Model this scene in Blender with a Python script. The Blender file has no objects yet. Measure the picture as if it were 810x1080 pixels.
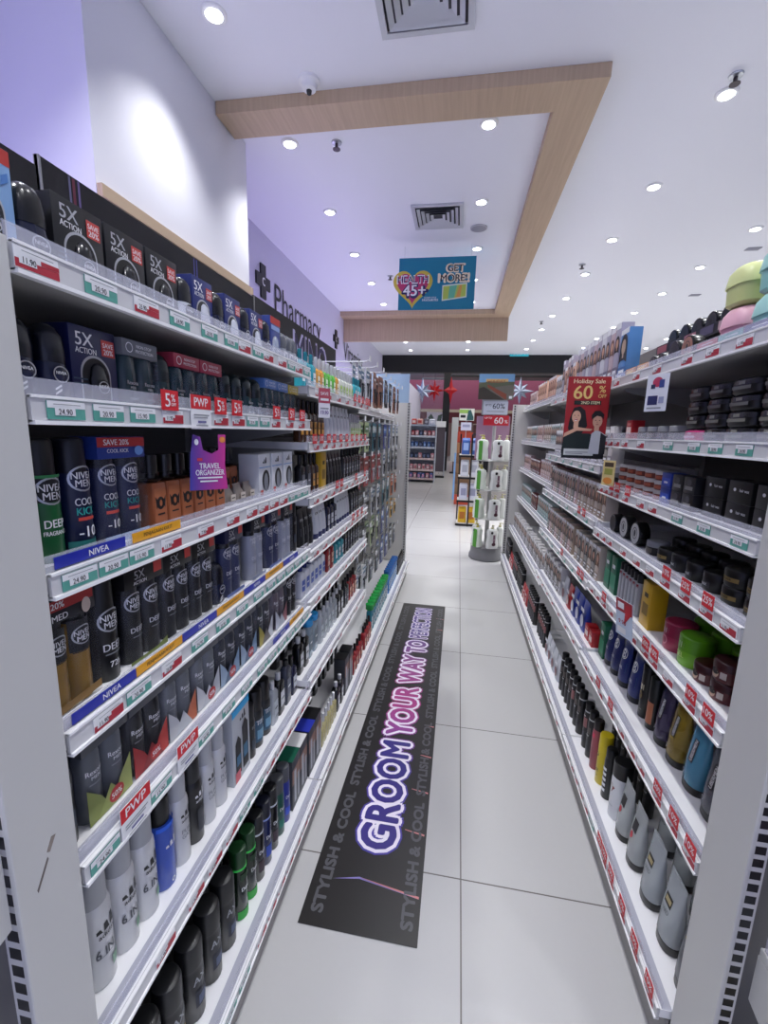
import bpy, bmesh, math, random
from mathutils import Vector, Matrix
random.seed(7)
PI = math.pi
C = bpy.context.scene.collection
# ------------------------------------------------------------------ materials
def lin(c):
    return tuple((x/12.92 if x <= .04045 else ((x+.055)/1.055)**2.4) for x in c)
def hexc(h):
    return lin(tuple(int(h[i:i+2], 16)/255 for i in (0, 2, 4)))
MATS = {}
def M(h, rough=.5, metal=0., name=None, emit=0., spec=.5, coat=0.):
    if not emit and max(int(h[i:i+2], 16) for i in (0, 2, 4)) < 0x34: h = ''.join('%02x' % int(int(h[i:i+2], 16)*.68) for i in (0, 2, 4))   # near-black plastics and inks
    key = (h, rough, metal, emit, coat)
    if key in MATS: return MATS[key]
    m = bpy.data.materials.new(name or 'finish_'+h); m.use_nodes = True
    b = m.node_tree.nodes['Principled BSDF']; c = hexc(h)
    b.inputs['Base Color'].default_value = (*c, 1); b.inputs['Roughness'].default_value = rough
    b.inputs['Metallic'].default_value = metal
    if coat: b.inputs['Coat Weight'].default_value = coat
    if emit:
        b.inputs['Emission Color'].default_value = (*c, 1); b.inputs['Emission Strength'].default_value = emit
    m.diffuse_color = (*c, 1); MATS[key] = m
    return m
def clear(name, tint='eef2f8', mixf=.16, rough=.08):
    if name in MATS: return MATS[name]
    m = bpy.data.materials.new(name); m.use_nodes = True; nt = m.node_tree
    for n in list(nt.nodes): nt.nodes.remove(n)
    o = nt.nodes.new('ShaderNodeOutputMaterial'); t = nt.nodes.new('ShaderNodeBsdfTransparent')
    p = nt.nodes.new('ShaderNodeBsdfPrincipled'); x = nt.nodes.new('ShaderNodeMixShader')
    p.inputs['Base Color'].default_value = (*hexc(tint), 1); p.inputs['Roughness'].default_value = rough
    t.inputs['Color'].default_value = (.97, .97, .98, 1)
    x.inputs[0].default_value = mixf
    nt.links.new(t.outputs[0], x.inputs[1]); nt.links.new(p.outputs[0], x.inputs[2]); nt.links.new(x.outputs[0], o.inputs[0])
    MATS[name] = m
    return m
def nodes(name, build, rough=.5):
    m = bpy.data.materials.new(name); m.use_nodes = True; nt = m.node_tree
    build(nt, nt.nodes['Principled BSDF'])
    return m
def N(nt, t, **k):
    n = nt.nodes.new(t)
    for a, v in k.items(): setattr(n, a, v)
    return n
def mth(nt, op, a, b=None):
    n = N(nt, 'ShaderNodeMath', operation=op)
    for i, v in enumerate((a, b)):
        if v is None: continue
        if isinstance(v, (int, float)): n.inputs[i].default_value = v
        else: nt.links.new(v, n.inputs[i])
    return n.outputs[0]
def mixc(nt, f, a, b):
    n = N(nt, 'ShaderNodeMix', data_type='RGBA')
    if isinstance(f, (int, float)): n.inputs[0].default_value = f
    else: nt.links.new(f, n.inputs[0])
    for i, v in ((6, a), (7, b)):
        if isinstance(v, str): n.inputs[i].default_value = (*hexc(v), 1)
        else: nt.links.new(v, n.inputs[i])
    return n.outputs[2]
def pos(nt):
    g = N(nt, 'ShaderNodeNewGeometry'); s = N(nt, 'ShaderNodeSeparateXYZ')
    nt.links.new(g.outputs['Position'], s.inputs[0]); return g.outputs['Position'], s.outputs
def noise(nt, vec, scale, detail=4):
    n = N(nt, 'ShaderNodeTexNoise'); n.inputs['Scale'].default_value = scale; n.inputs['Detail'].default_value = detail
    if vec is not None: nt.links.new(vec, n.inputs['Vector'])
    return n.outputs['Fac']
def floor_build(nt, b):
    P, s = pos(nt)
    fx = mth(nt, 'FRACT', mth(nt, 'DIVIDE', mth(nt, 'SUBTRACT', s[0], .0905), .8))
    fy = mth(nt, 'FRACT', mth(nt, 'DIVIDE', mth(nt, 'SUBTRACT', s[1], .481), .8))
    def line(f): return mth(nt, 'GREATER_THAN', mth(nt, 'ABSOLUTE', mth(nt, 'SUBTRACT', f, .5)), .4972)
    g = mth(nt, 'MAXIMUM', line(fx), line(fy))
    st = N(nt, 'ShaderNodeMapping'); st.inputs['Scale'].default_value = (1, .35, 1); nt.links.new(P, st.inputs[0])
    a = noise(nt, st.outputs[0], 1.6, 6); c = noise(nt, P, 60, 3)
    col = mixc(nt, a, 'b7b7b7', 'c6c5c4'); col = mixc(nt, mth(nt, 'MULTIPLY', c, .2), col, 'b5b4b2')
    nt.links.new(mixc(nt, g, col, '6a6662'), b.inputs['Base Color'])
    b.inputs['Roughness'].default_value = .27
FLOOR = nodes('polished_porcelain_tile', floor_build)
def wood_build(nt, b):
    P, s = pos(nt)
    mp = N(nt, 'ShaderNodeMapping'); mp.inputs['Scale'].default_value = (60, 3, 3); nt.links.new(P, mp.inputs[0])
    a = noise(nt, mp.outputs[0], 1.2, 6)
    nt.links.new(mixc(nt, a, 'af977d', 'cdb599'), b.inputs['Base Color']); b.inputs['Roughness'].default_value = .55
WOOD = nodes('oak_laminate', wood_build)
def wall_build(col, amt=.03):
    def f(nt, b):
        P, s = pos(nt); a = noise(nt, P, 3, 3)
        nt.links.new(mixc(nt, a, col, 'ffffff' if amt > .5 else col), b.inputs['Base Color']); b.inputs['Roughness'].default_value = .6
        bp = N(nt, 'ShaderNodeBump'); bp.inputs['Strength'].default_value = amt; nt.links.new(noise(nt, P, 180, 2), bp.inputs['Height']); nt.links.new(bp.outputs[0], b.inputs['Normal'])
    return f
CEIL = nodes('ceiling_paint', wall_build('eeeff6'))
WALLW = nodes('white_wall_paint', wall_build('e6e6ee'))
WALLL = nodes('lilac_wall_paint', wall_build('d9d6ea'))
def slot_build(axis, c0, half):
    def f(nt, b):                                        # powder-coated upright with a ladder of punched slots
        P, s = pos(nt)
        a = mth(nt, 'LESS_THAN', mth(nt, 'ABSOLUTE', mth(nt, 'SUBTRACT', s[axis], c0)), half)
        z = mth(nt, 'GREATER_THAN', mth(nt, 'FRACT', mth(nt, 'DIVIDE', s[2], .028)), .36)
        nt.links.new(mixc(nt, mth(nt, 'MULTIPLY', a, z), 'c9c8c6', '15151a'), b.inputs['Base Color']); b.inputs['Roughness'].default_value = .45
    return f
STEEL = M('c6c6c3', .42, name='white_powder_coat')
STEEL2 = M('a9a8a6', .5, name='grey_powder_coat')
BACK = M('716f6c', .6, name='grey_back_panel')
DECK = M('f0f0f2', .35, name='white_deck')
RAIL = M('cdcdcf', .25, name='ticket_strip_plastic')
LIPB = M('b4b5c2', .2, name='lilac_grey_plastic')
CLEAR = clear('clear_acrylic', 'e8eaf6', .28, .12)
FILM = clear('clear_film', 'c9ccd4', .035, .12)
BLACK = M('0d0d10', .35); BLACKM = M('15151a', .6); WHITE = M('f2f2f2', .5); CHAR = M('26262b', .4)
RED = M('d0202c', .5); TEAL = M('5aa294', .5); SILV = M('b9bcc2', .3, .7); GREYT = M('9aa0a6', .4)
# ------------------------------------------------------------------ text to mesh data
TXT = {}
def txt(s, bold=0.):
    k = (s, bold)
    if k not in TXT:
        cu = bpy.data.curves.new('t', 'FONT'); cu.body = s; cu.size = 1; cu.resolution_u = 3
        o = bpy.data.objects.new('t', cu); C.objects.link(o)
        dg = bpy.context.evaluated_depsgraph_get(); me = o.evaluated_get(dg).to_mesh()
        vs = [(v.co.x, v.co.y) for v in me.vertices]; fs = [tuple(p.vertices) for p in me.polygons]
        o.evaluated_get(dg).to_mesh_clear(); bpy.data.objects.remove(o); bpy.data.curves.remove(cu)
        x0 = min(v[0] for v in vs); x1 = max(v[0] for v in vs); y0 = min(v[1] for v in vs); y1 = max(v[1] for v in vs)
        TXT[k] = ([((x-x0)/(x1-x0)-.5, (y-y0)/(y1-y0)-.5) for x, y in vs], fs, (x1-x0)/(y1-y0))
    return TXT[k]
# ------------------------------------------------------------------ mesh builder
class MB:
    def __init__(s): s.v = []; s.f = []; s.m = []; s.mats = []
    def mi(s, m):
        if m not in s.mats: s.mats.append(m)
        return s.mats.index(m)
    def add(s, vs, fs, m):
        o = len(s.v); i = s.mi(m); s.v += [tuple(v) for v in vs]
        for f in fs: s.f.append(tuple(o+k for k in f)); s.m.append(i)
        return s
    def box(s, x0, x1, y0, y1, z0, z1, m, b=0.):
        if not b:
            vs = [(x, y, z) for x in (x0, x1) for y in (y0, y1) for z in (z0, z1)]
            return s.add(vs, [(0, 1, 3, 2), (4, 6, 7, 5), (0, 4, 5, 1), (2, 3, 7, 6), (0, 2, 6, 4), (1, 5, 7, 3)], m)
        bm = bmesh.new(); bmesh.ops.create_cube(bm, size=1)
        for v in bm.verts: v.co = Vector(((x0+x1)/2+v.co.x*(x1-x0), (y0+y1)/2+v.co.y*(y1-y0), (z0+z1)/2+v.co.z*(z1-z0)))
        bmesh.ops.bevel(bm, geom=bm.edges[:], offset=b, segments=2, affect='EDGES', profile=.5)
        return s.bm(bm, m)
    def bm(s, bm, m):
        bm.verts.index_update(); s.add([v.co[:] for v in bm.verts], [[v.index for v in f.verts] for f in bm.faces], m); bm.free(); return s
    def loft(s, secs, m, n=20, caps=True):               # secs: (z, a(x half), b(y half), exponent[, xoff])
        vs = []; fs = []
        for q in secs:
            z, a, b, e = q[:4]; xo = q[4] if len(q) > 4 else 0
            for k in range(n):
                t = 2*PI*k/n; c, d = math.cos(t), math.sin(t)
                vs.append((xo+a*math.copysign(abs(c)**(2/e), c), b*math.copysign(abs(d)**(2/e), d), z))
        for i in range(len(secs)-1):
            for k in range(n): fs.append((i*n+k, i*n+(k+1) % n, (i+1)*n+(k+1) % n, (i+1)*n+k))
        if caps: fs.append(tuple(range(n-1, -1, -1))); fs.append(tuple((len(secs)-1)*n+k for k in range(n)))
        return s.add(vs, fs, m)
    def lathe(s, prof, m, n=20, cx=0, cy=0):
        o = len(s.v); s.loft([(z, r, r, 2) for r, z in prof], m, n)
        for i in range(o, len(s.v)): x, y, z = s.v[i]; s.v[i] = (x+cx, y+cy, z)
        return s
    def tube(s, pts, r, m, n=8):
        pts = [Vector(p) for p in pts]; vs = []; fs = []
        for i, p in enumerate(pts):
            d = (pts[min(i+1, len(pts)-1)]-pts[max(i-1, 0)]).normalized()
            u = d.orthogonal().normalized() if abs(d.z) > .9 else d.cross(Vector((0, 0, 1))).normalized(); w = d.cross(u)
            for k in range(n): t = 2*PI*k/n; vs.append(p+u*r*math.cos(t)+w*r*math.sin(t))
        for i in range(len(pts)-1):
            for k in range(n): fs.append((i*n+k, i*n+(k+1) % n, (i+1)*n+(k+1) % n, (i+1)*n+k))
        fs += [tuple(range(n)), tuple((len(pts)-1)*n+k for k in range(n))]
        return s.add(vs, fs, m)
    def poly(s, pts, m, x=0., flip=False):               # flat outline on plane x, pts (y, z)
        return s.add([(x, y, z) for y, z in pts], [tuple(range(len(pts)))], m)
    def slab(s, pts, x0, x1, m):                          # outline in (y, z) with thickness in x
        n = len(pts); vs = [(x0, y, z) for y, z in pts]+[(x1, y, z) for y, z in pts]
        fs = [tuple(range(n-1, -1, -1)), tuple(range(n, 2*n))]+[(i, (i+1) % n, n+(i+1) % n, n+i) for i in range(n)]
        return s.add(vs, fs, m)
    def text(s, t, y, z, h, m, x=0., w=None, wrap=None, rot=0., bold=.0, shear=0.):
        # lettering centred at (y, z) on plane x (facing +X), or wrapped on a cylinder of radius `wrap`
        vs, fs, asp = txt(t); W = min(w, h*asp) if w else h*asp; ca, sa = math.cos(rot), math.sin(rot); r = bold*h
        for k in range(8 if bold > .045 else 2 if bold else 1):  # weight is built up from shifted copies of the glyphs
            du, dv = (0, 0) if not bold else ((r, 0), (-r, 0))[k] if bold <= .045 else (r*math.cos(k*PI/4), r*math.sin(k*PI/4)); out = []
            for a, b in vs:
                p = a*W+b*h*shear+du; q = b*h+dv; p, q = p*ca-q*sa, p*sa+q*ca; p += y; q += z
                e = k*2.5e-5; out.append(((wrap+e)*math.cos(p/wrap), (wrap+e)*math.sin(p/wrap), q) if wrap else (x+e, p, q))
            s.add(out, fs, m)
        return s
    def patch(s, y0, y1, z0, z1, m, x=0., wrap=None, skew=0.):
        if not wrap: return s.add([(x, y0, z0), (x, y1, z0+skew), (x, y1, z1+skew), (x, y0, z1)], [(0, 1, 2, 3)], m)
        n = max(2, int((y1-y0)/.008)); vs = []; fs = []
        for i in range(n+1):
            y = y0+(y1-y0)*i/n
            for z in (z0+skew*i/n, z1+skew*i/n): vs.append((wrap*math.cos(y/wrap), wrap*math.sin(y/wrap), z))
        for i in range(n): fs.append((2*i, 2*i+2, 2*i+3, 2*i+1))
        return s.add(vs, fs, m)
    def disc(s, y, z, a, b, m, x=0., wrap=None, n=20, inner=0.):
        vs = []; fs = []
        for rr in ((1., inner) if inner else (1.,)):
            for k in range(n):
                t = 2*PI*k/n; p = y+a*rr*math.cos(t); q = z+b*rr*math.sin(t)
                vs.append((wrap*math.cos(p/wrap), wrap*math.sin(p/wrap), q) if wrap else (x, p, q))
        if inner: fs = [(k, (k+1) % n, n+(k+1) % n, n+k) for k in range(n)]
        else: fs = [tuple(range(n))]
        return s.add(vs, fs, m)
    def move(s, x=0, y=0, z=0, rz=0., rx=0., ry=0., frm=0):
        mt = Matrix.Translation((x, y, z)) @ Matrix.Rotation(rz, 4, 'Z') @ Matrix.Rotation(ry, 4, 'Y') @ Matrix.Rotation(rx, 4, 'X')
        s.v[frm:] = [(mt @ Vector(v))[:] for v in s.v[frm:]]; return s
    def join(s, o):
        k = len(s.v); s.v += o.v; mp = [s.mi(m) for m in o.mats]
        for f, m in zip(o.f, o.m): s.f.append(tuple(k+i for i in f)); s.m.append(mp[m])
        return s
    def mesh(s, name, smooth=True):
        me = bpy.data.meshes.new(name); me.from_pydata(s.v, [], s.f)
        for m in s.mats: me.materials.append(m)
        me.polygons.foreach_set('material_index', s.m)
        if smooth:
            me.polygons.foreach_set('use_smooth', [True]*len(s.f)); me.set_sharp_from_angle(angle=math.radians(38))
        me.update(); return me
    def obj(s, name, parent=None, smooth=True):
        return link(name, s.mesh(name, smooth), parent)
def link(name, data, parent=None, loc=(0, 0, 0), rz=0.):
    o = bpy.data.objects.new(name, data); C.objects.link(o); o.location = loc; o.rotation_euler = (0, 0, rz)
    if parent: o.parent = parent
    return o
def tag(o, label, cat, group=None, kind=None):
    o['label'] = label; o['category'] = cat
    if group: o['group'] = group
    if kind: o['kind'] = kind
    return o
def root(name, label, cat, loc=(0, 0, 0), rz=0., group=None):
    return tag(link(name, None, None, loc, rz), label, cat, group)
def struct(name, mb, smooth=False):
    o = mb.obj(name, None, smooth); o['kind'] = 'structure'; return o
def parts(r, d):
    for k, mb in d:
        mb.obj(k, r)
# ------------------------------------------------------------------ camera (eye height 1.5 m, aisle runs along +Y)
yaw, pitch, roll, fpx = .163260025, .181440037, .0278477165, 461.83
def cam_matrix():
    cy, sy, cp, sp, cr, sr = math.cos(yaw), math.sin(yaw), math.cos(pitch), math.sin(pitch), math.cos(roll), math.sin(roll)
    A = Matrix(((cy, sy, 0), (-sy, cy, 0), (0, 0, 1))); B = Matrix(((1, 0, 0), (0, 0, -1), (0, 1, 0)))
    P = Matrix(((1, 0, 0), (0, cp, -sp), (0, sp, cp))); Q = Matrix(((cr, -sr, 0), (sr, cr, 0), (0, 0, 1)))
    R = Q @ P @ B @ A
    return Matrix((R[0], -R[1], -R[2])).transposed()
cd = bpy.data.cameras.new('camera'); cam = bpy.data.objects.new('camera', cd); C.objects.link(cam)
cam.matrix_world = Matrix.Translation((0, 0, 1.5)) @ cam_matrix().to_4x4()
cd.sensor_fit = 'HORIZONTAL'; cd.sensor_width = 36; cd.lens = fpx/810*36; cd.clip_start = .02; cd.clip_end = 200
bpy.context.scene.camera = cam
# ------------------------------------------------------------------ setting
ZC = 3.0
struct('floor', MB().box(-4, 9, -3, 32, -.1, 0, FLOOR))
struct('ceiling', MB().box(-4, 9, -3, 9.0, ZC, ZC+.1, CEIL))
struct('ceiling_rear', MB().box(-4, 9, 9.2, 32, 4.4, 4.5, M('8d9490', .7)))
struct('wall_left', MB().box(-1.75, -1.6, -3, 18, 0, ZC, WALLL))
struct('wall_right', MB().box(8.9, 9.0, -3, 32, 0, 4.4, WALLW))
struct('column_left', MB().box(-1.595, -1.22, 1.42, 2.5, 0, ZC-.002, WALLW))
struct('trim_1', MB().box(-1.217, -1.197, 1.42, 2.5, 2.235, 2.275, WOOD))
struct('soffit_rear', MB().box(-1.6, 8.9, 9.0, 9.2, 2.68, 4.4, BLACKM))
# flat oak frame fixed under the ceiling round the middle ceiling field, and the deep oak drop panel at its far end
f = MB()
f.box(-1.215, .525, 2.19, 2.37, 2.945, ZC-.001, WOOD); f.box(.335, .525, 2.37, 5.8, 2.945, ZC-.001, WOOD); f.box(-1.598, .525, 5.8, 5.98, 2.945, ZC-.001, WOOD)
struct('trim_2', f)
struct('trim_3', MB().box(-1.598, .525, 5.98, 6.03, 2.67, ZC-.001, WOOD))
# shopfront at the far end and the mall shop across from it
BK = M('111114', .4)
struct('door_frame', MB().box(-.72, -.45, 18, 18.2, 0, 4.4, BK).box(-.45, 8, 18.05, 18.15, 3.68, 3.76, BK).box(-1.6, -.72, 18.05, 18.15, 3.62, 3.66, M('8a8f8f', .4)).box(1.0, 1.2, 18.02, 18.2, 0, 3.68, BK))
struct('window_1', MB().box(-1.6, -.72, 18.1, 18.11, .02, 3.62, clear('shop_glass', 'cfe0e0', .06, .02)))
struct('wall_far', MB().box(-6, 9, 30, 30.2, 0, 4.4, M('8c7468', .7)).box(-6, 9, 29.9, 30, 2.2, 3.2, M('7a3a3c', .7)))
sf = root('mall_shop_front', 'plum fascia of the shop across the mall beyond the black door frame', 'shop', (0, 24, 0))
parts(sf, [('fascia', MB().box(-5, 7, 0, .3, 2.75, 4.25, M('7e3a56', .6))), ('fascia_trim', MB().box(-5, 7, -.03, 0, 2.6, 2.75, M('a99a84', .5))),
           ('pilaster', MB().box(-2.55, -2.3, -.05, .3, 0, 2.6, M('c9c2b8', .5)))])
for (x, w, h, z, c, l) in ((-1.55, 1.3, .95, .9, '9a4a40', 'brick red counter beside the pillar of the far plum shop'), (.1, 1.0, 1.0, .9, 'b5482c', 'orange red counter with pale lettering under the plum fascia'),
                     (1.2, .9, 2.0, 0, '6e4a44', 'tall brown cabinet under the plum fascia right of the orange counter')):
    k = root('shop_counter', l, 'counter', (x, 25, 0))
    parts(k, [('body', MB().box(-w/2, w/2, 0, .5, 0, z+h, M(c, .6), .01)), ('counter_top', MB().box(-w/2-.03, w/2+.03, -.03, .53, z+h, z+h+.05, M('d6c8b0', .4)))])
k = root('leaf_print_sign', 'white sign printed with dark green leaves above the red counter', 'sign', (-1.35, 24.9, 1.95))
parts(k, [('panel', MB().box(-.5, .5, 0, .04, 0, .75, WHITE)), ('leaf_print', MB().poly([(0, 0)]*0+[(-.3, .1), (-.1, .35), (-.25, .6), (-.42, .4)], M('2f4a35'), 0).poly([(.05, .1), (.3, .2), (.35, .6), (.12, .5)], M('2f4a35'), 0).move(0, 0, 0, -PI/2).move(0, -.003, 0))])
# hanging christmas stars in the shopfront
def star(x, y, z, r, n, m, label, sx=1.):
    k = root('hanging_star', label, 'star', (x, y, z)); b = MB(); vs = [(0, -.07, 0), (0, .07, 0)]
    for i in range(2*n):
        t = PI*i/n+PI/2; q = r if i % 2 == 0 else r*.36
        if n == 8 and i % 4 == 2: q = r*.72
        vs.append((q*math.cos(t)*sx, 0, q*math.sin(t)))
    fs = []
    for i in range(2*n): a, c = 2+i, 2+(i+1) % (2*n); fs += [(0, a, c), (1, c, a)]
    b.add(vs, fs, m); b.obj('star_body', k, False)
    MB().tube([(0, 0, r*.95), (0, 0, 4.4-z)], .008, M('55555a')).obj('string', k)
SS = M('aab4cc', .25, .6); SR = M('b5121c', .35)
star(-1.5, 17.4, 3.08, .5, 8, SS, 'silver many-pointed star hanging over the tiered far display shelves')
star(-1.05, 17.6, 3.12, .42, 8, SR, 'red many-pointed star hanging beside the black shopfront pillar')
star(-.42, 17.4, 3.12, .52, 4, SR, 'narrow red four-pointed star hanging right of the black pillar', .5)
star(2.1, 17.2, 3.1, .5, 8, SS, 'silver star hanging right of the landscape poster above the pump bottles')
# ------------------------------------------------------------------ ceiling fittings
def downlight_mesh():
    a = MB().lathe([(.05, ZC-3.0), (.056, -.012), (.05, -.014), (.04, -.006)], WHITE, 24)
    a = MB(); a.lathe([(.046, 0), (.046, -.005), (.041, -.009), (.032, -.009)], WHITE, 24)
    e = MB(); e.lathe([(.031, -.0095), (.026, -.0115), (.004, -.012)], M('f4f7ff', .3, emit=14), 20)
    return a.mesh('downlight_trim'), e.mesh('downlight_lens')
dlm = downlight_mesh(); LAMPS = []
def ordw(i):
    return ['', 'first', 'second', 'third', 'fourth', 'fifth', 'sixth', 'seventh', 'eighth', 'ninth', 'tenth', 'eleventh', 'twelfth', 'thirteenth', 'fourteenth', 'fifteenth', 'sixteenth', 'seventeenth', 'eighteenth', 'nineteenth', 'twentieth',
            'twenty-first', 'twenty-second', 'twenty-third', 'twenty-fourth', 'twenty-fifth', 'twenty-sixth', 'twenty-seventh', 'twenty-eighth', 'twenty-ninth', 'thirtieth', 'thirty-first', 'thirty-second'][i]
cols = [(-.98, 'the row along the left wall', 1.78), (.055, 'the row over the aisle', 1.755), (1.07, 'the row over the right shelving', 1.69), (2.0, 'the second row right of the aisle', 1.6), (3.0, 'the third row right of the aisle', 1.65), (4.05, 'the farthest row to the right', 1.65)]
for x, where, y0 in cols:
    c = 0
    for i in range(10):
        y = y0+.743*i
        if y > 8.8 or 5.75 < y < 6.05 and x < .6: continue
        if x > 1.5 and y < 3.3: continue
        c += 1
        r = root('downlight', f'{ordw(c)} round white recessed downlight in {where}', 'light', (x, y, ZC), group='recessed ceiling downlights')
        link('trim_ring', dlm[0], r); link('lens', dlm[1], r); LAMPS.append((x, y))
for x, y in ((-.98, 1.04), (.055, .98), (1.07, .95), (-.98, .3), (.055, .23), (1.07, .2), (2., .9), (2., 2.3), (3., 1.6), (.055, -.5), (-.98, -.5), (1.07, -.5)): LAMPS.append((x, y))
def vent(x, y, s, label):
    r = root('air_diffuser', label, 'vent', (x, y, ZC)); b = MB(); o = M('c9cbd0', .4)
    def ring(b, a, c, z0, z1, m):
        for sx, sy in ((1, 0), (-1, 0), (0, 1), (0, -1)):
            u = [(-a, z0), (a, z0), (c, z1), (-c, z1)]; vs = []
            for i, (p, z) in enumerate(u):
                q = a if i < 2 else c
                vs.append((q*sx, p, z) if sx else (p, q*sy, z))
            b.add(vs, [(0, 1, 2, 3)], m)
    ring(b, s, s*.86, -.012, -.012, o); ring(b, s, s, 0, -.012, o); b.obj('frame', r, False)
    MB().box(-s*.86, s*.86, -s*.86, s*.86, -.004, -.001, M('3c3c42', .8)).obj('throat', r, False)
    for k in range(4):
        b = MB(); a = s*(.8-.17*k); ring(b, a, a-.02, -.016, -.004, o); b.obj('louvre', r, False)
vent(-.205, 1.785, .175, 'square four-way air diffuser nearest the camera, in front of the oak frame')
vent(-.235, 3.41, .175, 'square four-way air diffuser inside the oak frame')
r = root('ceiling_speaker', 'flat grey round ceiling speaker beside the inner air diffuser', 'speaker', (.054, 3.62, ZC))
parts(r, [('rim', MB().lathe([(.062, 0), (.062, -.006), (.055, -.008)], M('c4c4cb', .5))), ('grille', MB().lathe([(.055, -.0082), (.02, -.010), (.002, -.010)], M('9b9ba6', .6)))])
r = root('smoke_detector', 'white smoke detector with dark tip in front of the oak frame', 'detector', (-.734, 2.125, ZC))
parts(r, [('base', MB().lathe([(.045, 0), (.045, -.012), (.034, -.02), (.03, -.038), (.012, -.042)], WHITE)), ('sensor_tip', MB().lathe([(.012, -.042), (.01, -.055), (.003, -.06)], CHAR))])
for x, y, l in ((-.729, 2.548, 'small sprinkler head inside the near edge of the oak frame'), (1.05, 2.33, 'dark sprinkler head beside a downlight above the right shelving'), (.983, 4.428, 'second sprinkler head along the right of the oak frame'),
                (.989, 6.448, 'farthest sprinkler head right of the oak frame'), (-.756, 4.57, 'sprinkler head left of the hanging turquoise banner')):
    r = root('ceiling_sprinkler', l, 'sprinkler', (x, y, ZC))
    parts(r, [('escutcheon', MB().lathe([(.028, 0), (.026, -.006), (.01, -.008)], SILV)), ('nozzle', MB().lathe([(.008, -.008), (.008, -.03), (.02, -.032), (.02, -.035)], M('4a4348', .4, .6)))])
for x, y, l in ((2.2, 4.2, 'flat grey access hatch plate above the right shelving'), (2.35, 5.4, 'farther flat grey hatch plate over the right shelving')):
    r = tag(MB().box(-.05, .05, -.03, .03, -.006, 0, M('8f8f9d', .5), .002).obj('ceiling_plate'), l, 'plate'); r.location = (x, y, ZC)
# lettering on the left wall
def walltext(name, s, y0, y1, z, h, label, icon=None):
    r = root(name, label, 'sign', (-1.598, 0, 0))
    b = MB(); vs, fs, asp = txt(s); L = y1-y0
    b.text(s, (y0+y1)/2, z, h, M('17171b', .5), .004, L); b.obj('lettering', r, False)
    if icon:
        y, zc, q = icon
        MB().box(0, .012, y-q*.36, y+q*.36, zc-q, zc+q, M('17171b')).box(0, .0115, y-q, y+q, zc-q*.36, zc+q*.36, M('17171b')).text('c', y, zc, q*.5, WHITE, .0125).obj('cross_icon', r, False)
walltext('wall_lettering', 'Pharmacy', 3.73, 4.98, 2.545, .30, 'black Pharmacy lettering with a cross on the lilac wall', (3.5, 2.635, .125))
walltext('wall_lettering', 'Vitamins', 5.85, 7.3, 2.56, .24, 'black Vitamins lettering with an icon farther along the lilac wall', (5.6, 2.62, .11))
# exit sign on the soffit
r = root('exit_sign', 'small turquoise exit sign under the ceiling in front of the black soffit', 'sign', (1.02, 8.9, 2.97))
parts(r, [('panel', MB().box(-.17, .17, 0, .03, 0-.01, .1, M('2fb4c4', .4, emit=.35))), ('lettering', MB().text('KELUAR', 0, .045, .06, WHITE, 0, .3).move(0, 0, 0, -PI/2).move(0, -.003, 0))])
# ------------------------------------------------------------------ floor decal
DEC = M('2e2b2c', .35)
r = root('floor_decal', 'long dark floor decal reading GROOM YOUR WAY TO PERFECTION', 'floor decal')
b = MB(); b.add([(-.408, 1.048, .0015), (-.037, 1.048, .0015), (-.037, 3.685, .0015), (-.405, 3.685, .0015)], [(0, 1, 2, 3)], DEC); b.obj('vinyl', r, False)
def ftext(b, s, xc, y0, y1, w, m, z, bold=0.):           # reads along +Y, letters upright to a reader on the right
    vs, fs, asp = txt(s)
    for k in range(12 if bold else 1):
        dx, dy = (bold*math.cos(k*PI/6), bold*math.sin(k*PI/6)) if bold else (0, 0)
        b.add([(xc-q*w+dx, (y0+y1)/2+p*(y1-y0)+dy, z+k*3.5e-5) for p, q in vs], fs, m)
grey = M('55555a', .4)
for xc, w, nm in ((-.362, .036, 'left'), (-.075, .036, 'right')):
    b = MB()
    for k in range(5): ftext(b, 'STYLISH & COOL', xc, 1.09+k*.515, 1.565+k*.515, w, grey, .0022, .0025)
    b.obj('border_lettering', r, False)
def grad_build(nt, b):
    P, s = pos(nt); t = mth(nt, 'MULTIPLY', mth(nt, 'SUBTRACT', s[1], 1.3), .55)
    cr = N(nt, 'ShaderNodeValToRGB'); nt.links.new(t, cr.inputs[0])
    cr.color_ramp.elements[0].color = (*hexc('453a9e'), 1); cr.color_ramp.elements[1].color = (*hexc('5a4a8e'), 1)
    e = cr.color_ramp.elements.new(.5); e.color = (*hexc('b03a86'), 1); e = cr.color_ramp.elements.new(.25); e.color = (*hexc('54409a'), 1)
    nt.links.new(cr.outputs[0], b.inputs['Base Color']); b.inputs['Roughness'].default_value = .4
GRAD = nodes('violet_pink_print', grad_build)
words = [('GROOM', 1.335, 1.90), ('YOUR', 1.955, 2.375), ('WAY', 2.43, 2.76), ('TO', 2.81, 2.98), ('PERFECTION', 3.03, 3.59)]
for bold, m, z, nm in ((.027, GRAD, .0024, 'glow_outline'), (.0195, M('f0e8f6', .4), .0029, 'white_outline'), (.006, M('33277e', .4), .0034, 'headline_word')):
    e = 0
    for s, y0, y1 in words:
        b = MB(); ftext(b, s, -.216, y0-e, y1+e, .126+2*e, m if nm != 'headline_word' or s == 'GROOM' else GRAD, z, bold*(.55 if len(s) > 5 else 1)); b.obj(nm, r, False)
b = MB()
for k, (y, l) in enumerate(((1.19, .2), (1.42, .075), (1.62, .07), (1.83, .05), (2.05, .05), (3.2, .05), (3.4, .06))):
    b.add([(-.045-l, y+l*.14, .0023), (-.045, y-.004, .0023), (-.045, y+.004, .0023), (-.045-l, y+l*.14+.003, .0023)], [(0, 1, 2, 3)], M('d98a8a', .4))
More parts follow.
